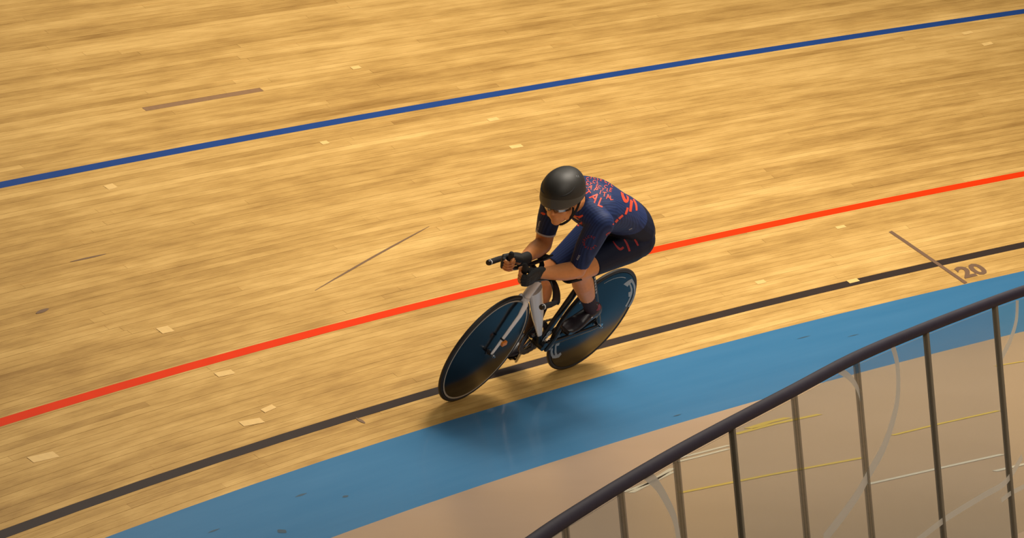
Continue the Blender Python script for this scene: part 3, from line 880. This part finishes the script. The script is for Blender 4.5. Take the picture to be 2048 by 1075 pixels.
M_SHOE = mat('black_shoe', (0.016, 0.012, 0.017), 0.35)
M_SOCK = mat('dark_sock', (0.022, 0.008, 0.016), 0.85)
M_TRIM = mat('red_trim', (0.22, 0.012, 0.03), 0.6)
M_HEM = mat('white_hem', (0.60, 0.60, 0.66), 0.6)

rider = None
V3 = Vector
hipL, hipR = V3((0.17, 0.09, 0.965)), V3((0.17, -0.10, 0.965))
kneeL, ankL = V3((0.594, 0.085, 0.842)), V3((0.275, 0.098, 0.535))
kneeR, ankR = V3((0.490, -0.120, 0.640)), V3((0.332, -0.118, 0.215))
shL, elL, wrL = V3((0.715, 0.125, 1.195)), V3((0.690, 0.122, 0.895)), V3((0.945, 0.060, 0.876))
shR, elR, wrR = V3((0.690, -0.185, 1.165)), V3((0.672, -0.125, 0.868)), V3((0.925, -0.062, 0.873))
HEAD = V3((0.924, -0.03, 1.278))
hf = V3((0.953, 0.262, -0.150)).normalized(); hu = V3((0.25, -0.35, 0.90)); hu = (hu - hf * hu.dot(hf)).normalized(); hl = hu.cross(hf).normalized()
def hp(f, l, u): return HEAD + hf * f + hl * l + hu * u

def limb(mb, a, b, prof, n=18, dome=True, bend=(0, 0, 0)):
    """limb from a to b with (t, radius) profile; bend bulges the middle"""
    pts = [a.lerp(b, t) + V3(bend) * math.sin(PI * t) for t, r in prof]
    mb.tube(pts, [r for t, r in prof], n=n, up=(0, 1, 0), dome=dome)

TORSO = [  # centre, half width, half height
    ((0.065, -0.005, 0.965), 0.090, 0.055), ((0.095, -0.005, 0.980), 0.145, 0.095), ((0.17, -0.006, 1.012), 0.170, 0.118), ((0.25, -0.008, 1.055), 0.160, 0.115),
    ((0.33, -0.010, 1.100), 0.146, 0.104), ((0.42, -0.015, 1.142), 0.152, 0.106), ((0.51, -0.022, 1.175), 0.166, 0.116),
    ((0.60, -0.028, 1.192), 0.176, 0.118), ((0.67, -0.030, 1.200), 0.172, 0.100), ((0.72, -0.030, 1.212), 0.130, 0.075), ((0.765, -0.030, 1.228), 0.070, 0.055)]
def torso(mb, g=0.0, upto=None):
    st = []
    cs = [V3(c) for c, _, _ in TORSO]
    T_ = TORSO[:upto] if upto else TORSO
    for i, (c, wd, ht) in enumerate(T_):
        t = (cs[min(i + 1, len(cs) - 1)] - cs[max(i - 1, 0)]).normalized()
        side = V3((0, 1, 0)); side = (side - t * side.dot(t)).normalized(); upv = side.cross(t)
        if upv.z < 0: upv = -upv
        st.append((c if isinstance(c, V3) else V3(c), side * (wd + g), upv * (ht + g)))
    mb.loft(st, 28)

THIGH = [(0, .092), (.15, .096), (.4, .084), (.7, .068), (.92, .058), (1, .056)]
def shin_prof(k=1.0): return [(0, .054 * k), (.12, .052 * k), (.3, .058 * k), (.5, .050 * k), (.75, .037 * k), (.93, .033 * k), (1, .034 * k)]
UPARM = [(0, .062), (.2, .061), (.5, .056), (.8, .047), (1, .044)]
FORE = [(0, .045), (.15, .047), (.35, .046), (.65, .037), (.9, .029), (1, .029)]

body = MB()
torso(body)
limb(body, hipL, kneeL, THIGH); limb(body, hipR, kneeR, THIGH)
limb(body, kneeL, ankL, shin_prof(), bend=(-0.012, 0, -0.010)); limb(body, kneeR, ankR, shin_prof(0.86), bend=(-0.012, 0, 0))
for kn, fw_ in ((kneeL, V3((0.02, 0, 0.012))), (kneeR, V3((0.022, 0, 0.0)))): body.ell(kn + fw_, (0.042, 0, 0), (0, 0.040, 0), (0, 0, 0.044))
limb(body, shL, elL, UPARM, bend=(0.012, 0.0, 0)); limb(body, shR, elR, UPARM, bend=(0.012, 0, 0))
body.ell(shL + V3((-.005, .005, .0)), (0.066, 0, 0), (0, 0.062, 0), (0, 0, 0.070)); body.ell(shR + V3((-.005, -.005, .0)), (0.066, 0, 0), (0, 0.062, 0), (0, 0, 0.070))
limb(body, elL, wrL, FORE, bend=(0, 0.004, -0.004)); limb(body, elR, wrR, FORE, bend=(0, -0.004, -0.004))
for an, dr in ((ankL, V3((0.97, 0.02, -0.24))), (ankR, V3((0.97, 0, -0.20)))):     # feet
    dr.normalize(); upv = V3((0, 1, 0)).cross(dr) * -1
    if upv.z < 0: upv = -upv
    body.ell(an + dr * 0.055 - upv * 0.045, dr * 0.115, V3((0, 0.032, 0)), upv * 0.018)
    body.ell(an - dr * 0.02 - upv * 0.025, dr * 0.035, V3((0, 0.026, 0)), upv * 0.034)
# neck, head, face
body.tube([V3((0.70, -0.03, 1.205)), V3((0.78, -0.03, 1.245)), hp(-0.03, 0, -0.05)], [0.066, 0.060, 0.058], n=18, dome=True)
body.ell(hp(-0.005, 0, 0.03), hf * 0.096, hl * 0.074, hu * 0.090)
body.ell(hp(0.030, 0, -0.045), hf * 0.060, hl * 0.056, hu * 0.072)
body.ell(hp(0.060, 0, -0.098), hf * 0.026, hl * 0.026, hu * 0.020)          # chin
for sd in (1, -1):
    body.tube([V3((0.735, -0.03 + 0.02 * sd, 1.225)), (shL if sd > 0 else shR) + V3((-0.01, -0.01 * sd, 0.005))], [0.060, 0.060], n=20, dome=True)
for sd in (1, -1):
    body.ell(hp(0.055, 0.034 * sd, -0.030), hf * 0.026, hl * 0.026, hu * 0.028)  # cheeks
    body.ell(hp(0.020, 0.048 * sd, -0.070), hf * 0.040, hl * 0.014, hu * 0.026)  # jaw
    body.ell(hp(-0.008, 0.075 * sd, -0.008), hf * 0.018, hl * 0.008, hu * 0.030)  # ears
    body.ell(hp(0.086, 0.012 * sd, -0.040), hf * 0.010, hl * 0.009, hu * 0.008)  # nostrils
body.tube([hp(0.086, 0, 0.012), hp(0.096, 0, -0.015), hp(0.106, 0, -0.036), hp(0.090, 0, -0.044)], [0.009, 0.010, 0.012, 0.009], n=12, dome=True)
body.ell(hp(0.082, 0, -0.066), hf * 0.012, hl * 0.024, hu * 0.006); body.ell(hp(0.080, 0, -0.077), hf * 0.012, hl * 0.021, hu * 0.006)
bm_main = remeshed(body, 0.0045, 5)

def hand(sd, wrist, grip, g, fwd):
    """left (sd=1) / right (sd=-1) hand closed around the extension end"""
    mb = MB(); lat = V3((0, sd, 0)); lat = (lat - g * lat.dot(g)).normalized()
    fw2 = (fwd - g * fwd.dot(g)).normalized()
    R_ = 0.0225
    def around(ang, h, r=R_): return grip + g * h + (lat * math.cos(math.radians(ang)) + fw2 * math.sin(math.radians(ang))) * r
    hs = (0.030, 0.010, -0.010, -0.029); lens = (1.0, 1.08, 1.02, 0.85)
    glove = MB()
    for i, h in enumerate(hs):
        kn = around(10, h, 0.036) + fw2 * 0.004
        base = wrist.lerp(kn, 0.18) + g * h * 0.35
        mb.tube([base, wrist.lerp(kn, .6) + g * h * .5, kn], [0.017, 0.0135, 0.0105], n=10, dome=True)
        L_ = lens[i]
        ch = [kn, around(10 + 50 * L_, h, R_ + .009), around(10 + 95 * L_, h, R_ + .003), around(10 + 145 * L_, h), around(10 + 195 * L_, h)]
        mb.tube(ch, [0.0102, 0.0096, 0.0088, 0.0082, 0.0074], n=10, dome=True)
        glove.tube([base, wrist.lerp(kn, .6) + g * h * .5, kn, around(10 + 38 * L_, h, R_ + .011)], [0.0195, 0.0160, 0.0130, 0.0122], n=10, dome=True)
        glove.tube([around(10 + 38 * L_, h, R_ + .011), around(10 + 58 * L_, h, R_ + .009)], [0.0124, 0.0118], n=12)
    km = around(10, 0, 0.036)
    ax = (km - wrist).normalized(); th_ = ax.cross(g).normalized()
    glove.ell(wrist.lerp(km, 0.62), ax * 0.052, g * 0.043, th_ * 0.0185)
    glove.tube([around(24, 0.032, 0.034), around(24, 0, 0.036), around(24, -0.031, 0.034)], 0.0125, n=12, dome=True)
    tb = wrist.lerp(grip, 0.35) + g * 0.014 - lat * 0.006
    th = [tb, wrist.lerp(grip, .75) + g * 0.036 - lat * 0.004, grip + g * 0.048 - fw2 * 0.012 - lat * 0.010, grip + g * 0.046 + fw2 * 0.012 - lat * 0.022]
    mb.tube(th, [0.017, 0.0135, 0.0108, 0.0090], n=10, dome=True)
    glove.tube(th[:3], [0.0195, 0.0160, 0.0130], n=10, dome=True)
    mb.tube([wrist - (grip - wrist) * 0.3, wrist.lerp(grip, 0.30)], [0.028, 0.027], n=14, rb=[0.026, 0.022], dome=True)
    glove.tube([wrist - (grip - wrist) * 0.28, wrist - (grip - wrist) * 0.05, wrist.lerp(grip, 0.35)], [0.0335, 0.0325, 0.031], n=18, rb=[0.031, 0.029, 0.026])
    return mb, glove
gdir = V3((0.45, 0, 0.89)).normalized(); fdir = V3((1, 0, -0.1)).normalized()
GL, GR = V3((1.062, 0.052, 0.878)), V3((1.060, -0.052, 0.878))
hL, gL = hand(1, wrL, GL, gdir, fdir); hR, gR = hand(-1, wrR, GR, gdir, fdir)
hands = MB(); hands.add(hL.v, hL.f); hands.add(hR.v, hR.f)
bm_hand = remeshed(hands, 0.0022, 3)
# one mesh: body plus hands, joined inside the wrists
vv = []; ff = []
for me_ in (bm_main, bm_hand):
    b = len(vv); vv += [tuple(v.co) for v in me_.vertices]; ff += [tuple(i + b for i in p.vertices) for p in me_.polygons]
me = D.meshes.new('person'); me.from_pydata(vv, [], ff); me.update()
rider = link('person', me, M_SKIN, None, smooth=True)
rider.matrix_world = BM
tag(rider, 'cyclist crouched on the bicycle in navy and red skinsuit, black helmet and gloves', 'person')

# clothing ------------------------------------------------------------
suit = MB()
torso(suit, 0.004, len(TORSO) - 1)
def sleeve(mb, a, b, prof, t1, g, bend=(0, 0, 0)):
    p2 = [(t, r + g) for t, r in prof if t < t1]
    # end radius
    for (t0, r0), (t2, r2) in zip(prof, prof[1:]):
        if t0 <= t1 <= t2: p2.append((t1, r0 + (r2 - r0) * (t1 - t0) / (t2 - t0) + g))
    pts = [a.lerp(b, t) + V3(bend) * math.sin(PI * t) for t, r in p2]
    rs = [r for t, r in p2]
    pts = [pts[0] - (pts[1] - pts[0]).normalized() * rs[0] * .7] + pts; rs = [rs[0] * .6] + rs
    mb.tube(pts, rs, n=24, up=(0, 1, 0)); return pts[-1], (pts[-1] - pts[-2]).normalized(), rs[-1]
hL_ = sleeve(suit, shL, elL, UPARM, 0.86, 0.0045, (0.012, 0, 0)); hR_ = sleeve(suit, shR, elR, UPARM, 0.74, 0.0045, (0.012, 0, 0))
sleeve(suit, hipL, kneeL, THIGH, 0.80, 0.0045); sleeve(suit, hipR, kneeR, THIGH, 0.86, 0.0045)
suit.ell(shL + V3((-.005, .005, .0)), (0.070, 0, 0), (0, 0.066, 0), (0, 0, 0.074)); suit.ell(shR + V3((-.005, -.005, .0)), (0.070, 0, 0), (0, 0.066, 0), (0, 0, 0.074))
for h_ in (hipL, hipR): suit.ell(h_ + V3((-0.004, 0, 0)), (0.104, 0, 0), (0, 0.098, 0), (0, 0, 0.100))
suit.tube([V3((0.62, -0.03, 1.185)), V3((0.70, -0.03, 1.212)), V3((0.785, -0.03, 1.247))], [0.09, 0.080, 0.0665], n=24, dome=False)    # collar
for sd in (1, -1):      # trapezius slope
    suit.tube([V3((0.735, -0.03 + 0.02 * sd, 1.225)), (shL if sd > 0 else shR) + V3((-0.01, -0.01 * sd, 0.005))], [0.066, 0.066], n=20, dome=True)
me_suit = remeshed(suit, 0.0045, 4)
suit_o = link('skinsuit', me_suit, M_SUIT, rider, 'navy short-sleeved skinsuit', smooth=True)
for (c, d, r), wd in ((hR_, 0.006),):
    MB().tube([c - d * 0.004, c + d * wd], [r + 0.0006, r + 0.0004], n=28, up=(0, 1, 0)).build('sleeve_hem', M_HEM, suit_o, 'white sleeve hem')
M_SUITD = mat('dark_navy_panel', (0.0065, 0.010, 0.030), 0.65, spec=0.25)
me_suit.materials.append(M_SUITD)
for p in me_suit.polygons:
    c = p.center
    lim = 1.07 + (0.33 - c.x) * (0.5 if c.x < 0.33 else 0.6)
    if c.y > -0.03 and c.x < 0.56 and c.z < lim: p.material_index = 1
bvh = BVHTree.FromPolygons([v.co for v in me_suit.vertices], [tuple(p.vertices) for p in me_suit.polygons])
def project(uvs, fs, lift=0.0012):
    """lay flat print given in (column,row) of the photograph onto the suit's own surface"""
    vs = []; ok = []
    for u, v in uvs:
        o, d = local_ray(u, v); loc, nrm, idx, dist = bvh.ray_cast(o, d)
        if loc is None: vs.append(V3((0, 0, 0))); ok.append(False)
        else:
            if nrm.dot(d) > 0: nrm = -nrm
            vs.append(loc + nrm * lift); ok.append(True)
    out = [f for f in fs if all(ok[i] for i in f) and max((vs[f[i]] - vs[f[i - 1]]).length for i in range(len(f))) < 0.05]
    used = sorted({i for f in out for i in f}); mp = {k: i for i, k in enumerate(used)}
    return [vs[i] for i in used], [tuple(mp[i] for i in f) for f in out]
def print_text(mb, body_, size, cx, cy, ang, sx=1.0, shear=0.0, bold=0.02, spacing=1.0):
    vs, fs = text_mesh(body_, 1.0, bold=bold, shear=shear, subdiv=0.25, spacing=spacing)
    ca, sa = math.cos(math.radians(ang)), math.sin(math.radians(ang))
    uv = []
    for p in vs:
        x = p.x * size * sx; y = p.y * size
        uv.append((cx + x * ca + y * sa, cy + x * sa - y * ca))     # image rows grow downward; ang turns clockwise
    mb.add(*project(uv, fs))
def print_poly(mb, pts, sub=3.0):
    """ribbon polygon list: pts = list of (u,v,width)"""
    P_ = smooth_pts([V3((a, b, c)) for a, b, c in pts], 4); vs = []; fs = []
    for i, p in enumerate(P_):
        t = P_[min(i + 1, len(P_) - 1)] - P_[max(i - 1, 0)]; t.z = 0; t.normalize(); n = V3((-t.y, t.x, 0))
        for k in (-1, 0, 1): q = p + n * (p.z / 2 * k); vs.append((q.x, q.y))
    for i in range(len(P_) - 1):
        for k in (0, 1): fs.append((3 * i + k, 3 * i + k + 1, 3 * i + 4 + k, 3 * i + 3 + k))
    mb.add(*project(vs, fs))
mb = MB()
# lettering across the shoulders, every line running down towards the left arm
for ch, cx, cy, sz, an in (('C', 1175, 357.5, 8, 15), ('Y', 1182, 355.5, 7.5, 12), ('C', 1189, 355.5, 7.5, 12), ('L', 1196, 357, 8, 20), ('E', 1202, 359.5, 8.5, 28),
                           ('C', 1175, 365, 8.5, 25), ('Y', 1181, 368, 8.5, 32), ('C', 1188, 363.5, 9, 20), ('L', 1195, 364, 8, 12), ('E', 1194, 371, 8, 25),
                           ('C', 1172, 372, 11, 30), ('A', 1181, 374.5, 12, 36), ('P', 1191.5, 379, 13, 38), ('I', 1200.5, 384.5, 12, 18), ('T', 1208.5, 389, 13, 8), ('A', 1216, 393.5, 13, 0), ('L', 1222.5, 396, 13, -6),
                           ('T', 1174, 385, 16, 55), ('A', 1188.5, 395, 25, 44), ('L', 1201.5, 405.5, 25, 22),
                           ('C', 1199, 374, 8, 28), ('Y', 1205.5, 379, 8, 25), ('C', 1211, 373, 9, 30), ('L', 1215, 380, 9, 22), ('E', 1221, 380, 11, 15),
                           ('C', 1212, 362.5, 10, 30), ('Y', 1218, 366.5, 11, 32), ('C', 1224.5, 370, 9, 34)):
    print_text(mb, ch, sz, cx, cy, an, 1.0, bold=0.012)
mb.build('back_lettering', M_RED, suit_o, 'orange-red printed words CYCLE CAPITAL', smooth=False)
def stripes(name, lst, material, label):
    for pts in lst:
        mb = MB(); print_poly(mb, pts)
        if mb.f: mb.build(name, material, suit_o, label, smooth=False)
stripes('back_stripe', [[(1243.4, 382, 4.5), (1244, 386, 5), (1245.4, 392, 5), (1249.5, 400.5, 6), (1253, 402.5, 5.5), (1255.5, 398, 4), (1254.2, 391.5, 3.5), (1251, 386.5, 2.5)],
    [(1261.2, 390, 4), (1262.8, 399, 6), (1262, 408, 5.5), (1260.2, 423, 5)], [(1266.5, 398, 3), (1271.8, 409, 3.8), (1272.8, 421, 3.5)],
    [(1255, 415, 4), (1253.5, 421, 4.5), (1250.5, 428.5, 4)], [(1245.5, 430, 4), (1237.5, 437, 4.5)], [(1235.5, 438.5, 4.5), (1226, 449.5, 4)],
    [(1235, 372, 3), (1242, 377, 4), (1249, 381, 3)]], M_RED, 'orange-red letter stroke on the lower back')
stripes('thigh_stripe', [[(1226, 463, 4), (1219, 466, 6), (1212, 470, 4)], [(1226, 482, 2), (1232, 491, 3), (1240, 498, 5), (1247, 494, 4)],
    [(1248, 478, 3), (1254, 488, 4), (1259, 502, 4)], [(1269, 478, 3), (1273, 485, 4), (1276, 491, 3)]], M_DRED, 'dark red letter stroke')
mb = MB()
ring = 'CYCLECAPITAL'
for i, ch in enumerate(ring):
    a = math.radians(-55 - 24.5 * i)
    cx, cy = 1180.5 + 12.5 * math.cos(a), 484.5 + 11.5 * math.sin(a)
    print_text(mb, ch, 6.6, cx, cy, math.degrees(a) + 90, 1.0, bold=0.02)
mb.build('sleeve_ring', M_DRED, suit_o, 'dark red ring of small letters on the left sleeve', smooth=False)
mb = MB(); print_text(mb, 'XXX', 5.2, 1157, 514.5, -62, 1.0, bold=0.02); print_text(mb, 'XXX', 2.6, 1261, 457.5, -25, 1.3)
mb.build('sleeve_badge', M_HEM, suit_o, 'three small white crosses', smooth=False)
stripes('chest_stripe', [[(1148, 431, 3), (1157, 434, 5), (1166, 430, 3)], [(1150, 444, 4), (1158, 449, 7), (1165, 444, 4)], [(1082, 425, 2), (1087, 427, 5), (1091, 428, 2)]], M_RED, 'orange-red print')
mb = MB(); print_text(mb, 'CYCLE CAPITAL', 4.0, 1077, 453, -75, 0.9); mb.build('sleeve_print', M_HEM, suit_o, 'small white lettering up the right sleeve', smooth=False)

# gloves
for gm, lab in ((gL, 'left'), (gR, 'right')):
    link('glove', remeshed(gm, 0.0026, 3), M_GLOVE, rider, 'black fingerless glove', smooth=True)
# socks and shoes
for kn, an, bend, t0, dr, ped in ((kneeL, ankL, V3((-0.012, 0, -0.010)), 0.62, V3((0.97, 0.02, -0.24)), PED_L), (kneeR, ankR, V3((-0.012, 0, 0)), 0.50, V3((0.97, 0, -0.20)), PED_R)):
    mb = MB(); pr_ = []
    for k in range(6):
        t = t0 + (1 - t0) * k / 5
        r = [.043 + (.004 if t0 < .6 else 0), .041, .0385, .037, .037, .038][k]
        pr_.append((t, r))
    pts = [kn.lerp(an, t) + bend * math.sin(PI * t) for t, r in pr_]
    mb.tube(pts, [r for t, r in pr_], n=24, up=(0, 1, 0)).build('sock', M_SOCK, rider, 'dark sock')
    dr = dr.normalized(); upv = (V3((0, 1, 0)).cross(dr) * -1).normalized()
    if upv.z < 0: upv = -upv
    sb = MB(); st = []
    for x, h0, h1, wd in ((-0.075, -0.062, -0.010, 0.018), (-0.066, -0.070, 0.012, 0.030), (-0.035, -0.072, 0.022, 0.037), (0.0, -0.071, 0.018, 0.038), (0.04, -0.070, 0.000, 0.040),
                          (0.09, -0.071, -0.022, 0.045), (0.13, -0.072, -0.030, 0.048), (0.165, -0.071, -0.036, 0.043), (0.19, -0.068, -0.042, 0.030), (0.20, -0.062, -0.048, 0.014)):
        c = an + dr * x + upv * (h0 + h1) / 2; st.append((c, V3((0, wd, 0)), upv * (h1 - h0) / 2))
    sb.loft(st, 24)
    shoe = link('shoe', remeshed(sb, 0.003, 4), M_SHOE, rider, 'black cycling shoe', smooth=True)
    MB().tube([an + upv * 0.016 - dr * 0.012, an + upv * 0.022 - dr * 0.013], [0.0435, 0.0425], n=28, rb=[0.0395, 0.039], up=tuple(dr)).build('shoe_collar', M_TRIM, shoe, 'dark red shoe collar')
    MB().ell(an + V3((0.03, 0.042, -0.018)), dr * 0.008, V3((0, 0.003, 0)), upv * 0.005).build('dial', M_STEEL, shoe, 'small silver dial')
    MB().loft([(an + dr * x - upv * 0.073, V3((0, wd, 0)), upv * 0.0035) for x, wd in ((-0.07, 0.02), (-0.03, 0.034), (0.04, 0.037), (0.12, 0.045), (0.17, 0.038), (0.195, 0.018))], 16).build('sole', M_CARBON, shoe)

# helmet -----------------------------------------------------------------
hc = (-0.018, 0, 0.034)
def hel(f, l, u): return hp(hc[0] + f, hc[1] + l, hc[2] + u)
NU, NV = 48, 22
vs = []; fs = []
def rim_u(ph):       # lower edge height round the head; ph=0 front
    return -0.036 + 0.026 * (0.5 - 0.5 * math.cos(ph)) - 0.004 * math.sin(ph) ** 2
def hshape(ph, th, g=0.0):
    """ph around, th 0 top .. 1 rim"""
    a = th * PI / 2 * 1.13
    fr = 0.138 if math.cos(ph) > 0 else 0.158
    sdx = 0.108
    f = math.cos(ph) * (fr + g) * math.sin(a) ** 0.94 if math.sin(a) > 0 else 0
    l = math.sin(ph) * (sdx + g) * math.sin(a) ** 0.90
    u = (0.118 + g) * math.cos(a)
    if th > 0.80:
        k = (th - 0.80) / 0.20; u = u * (1 - k) + rim_u(ph) * k
    # slight pointed tail
    if math.cos(ph) < 0: u += 0.012 * (math.cos(ph) ** 2) * th
    return f, l, u
for j in range(NV + 1):
    for i in range(NU):
        vs.append(hel(*hshape(2 * PI * i / NU, max(j, 0.02) / NV)))
for j in range(NV):
    for i in range(NU): fs.append((j * NU + i, j * NU + (i + 1) % NU, (j + 1) * NU + (i + 1) % NU, (j + 1) * NU + i))
fs.append(tuple(range(NU)))
mb = MB(); mb.add(vs, fs)
helmet = mb.build('helmet', M_HELMET, rider, 'matt black aero helmet')
sol = helmet.modifiers.new('s', 'SOLIDIFY'); sol.thickness = 0.012; sol.offset = -1
# grey lower rim
vs = []; fs = []
RW = 5
for i in range(NU + 1):
    ph = 2 * PI * i / NU; t0_ = 0.80 + 0.10 * (0.5 - 0.5 * math.cos(ph))
    for k in range(RW - 1):
        f, l, u = hshape(ph, t0_ + (1.0 - t0_) * k / (RW - 2), 0.0026 if k else 0.0004); vs.append(hel(f, l, u))
    f, l, u = hshape(ph, 1.0, -0.008); vs.append(hel(f, l, u - 0.004))
for i in range(NU):
    for k in range(RW - 1): fs.append((RW * i + k, RW * i + k + 1, RW * (i + 1) + k + 1, RW * (i + 1) + k))
MB().add(vs, fs).build('helmet_rim', M_HELRIM, helmet, 'dark grey rim of the helmet')
# side slits and small top marks
for sd in (1, -1):
    pts = []
    for k in range(9):
        t = k / 8; ph = math.radians(24 + 50 * t) * sd; th = 0.72 + 0.04 * math.sin(PI * t) - 0.16 * t
        pts.append(hel(*hshape(ph, th, -0.001)))
    MB().tube(pts, [0.0015, .003, .0045, .005, .005, .0045, .004, .003, .0015], n=8).build('vent_slot', M_PAD, helmet, 'narrow black vent slot')
for dp, dt in ((98, 0.42), (104, 0.46)):
    pts = [hel(*hshape(math.radians(dp), dt, 0.0005)), hel(*hshape(math.radians(dp + 5), dt - .05, 0.0005))]
    MB().tube(pts, 0.0012, n=6).build('helmet_badge', M_DECAL, helmet, 'tiny pale badge')
# visor / glasses
vs = []; fs = []
for i in range(21):
    ph = math.radians(-68 + 136 * i / 20)
    for u_, g in ((0.018, 0.002), (0.0, 0.003), (-0.030 + 0.006 * abs(math.cos(ph)) , -0.002)):
        vs.append(hp((0.100 + g) * math.cos(ph) + 0.004, (0.080 + g) * math.sin(ph), u_ - 0.002))
for i in range(20):
    for k in (0, 1): fs.append((3 * i + k, 3 * i + k + 1, 3 * i + 4 + k, 3 * i + 3 + k))
gl = MB().add(vs, fs).build('sunglasses', M_LENS, rider, 'wraparound sunglasses with amber-brown lens')
s2 = gl.modifiers.new('s', 'SOLIDIFY'); s2.thickness = 0.002
# eyes behind the lens
M_EYE = mat('eye_white', (0.7, 0.66, 0.6), 0.2)
for sd in (1, -1):
    MB().ell(hp(0.078, 0.031 * sd, 0.0), hf * 0.012, hl * 0.013, hu * 0.010).build('eye', M_EYE, rider)
# chin straps
for sd in (1, -1):
    for f0 in (0.035, -0.045):
        pts = spl([hp(f0, 0.084 * sd, -0.015), hp(f0 * .5 + 0.012, 0.078 * sd, -0.055), hp(0.030, 0.055 * sd, -0.095), hp(0.036, 0.020 * sd, -0.122), hp(0.036, 0, -0.125)], 3)
        MB().tube(pts, 0.0016, n=8, rb=0.0065, up=tuple(hf)).build('chin_strap', M_PAD, helmet, 'black chin strap')
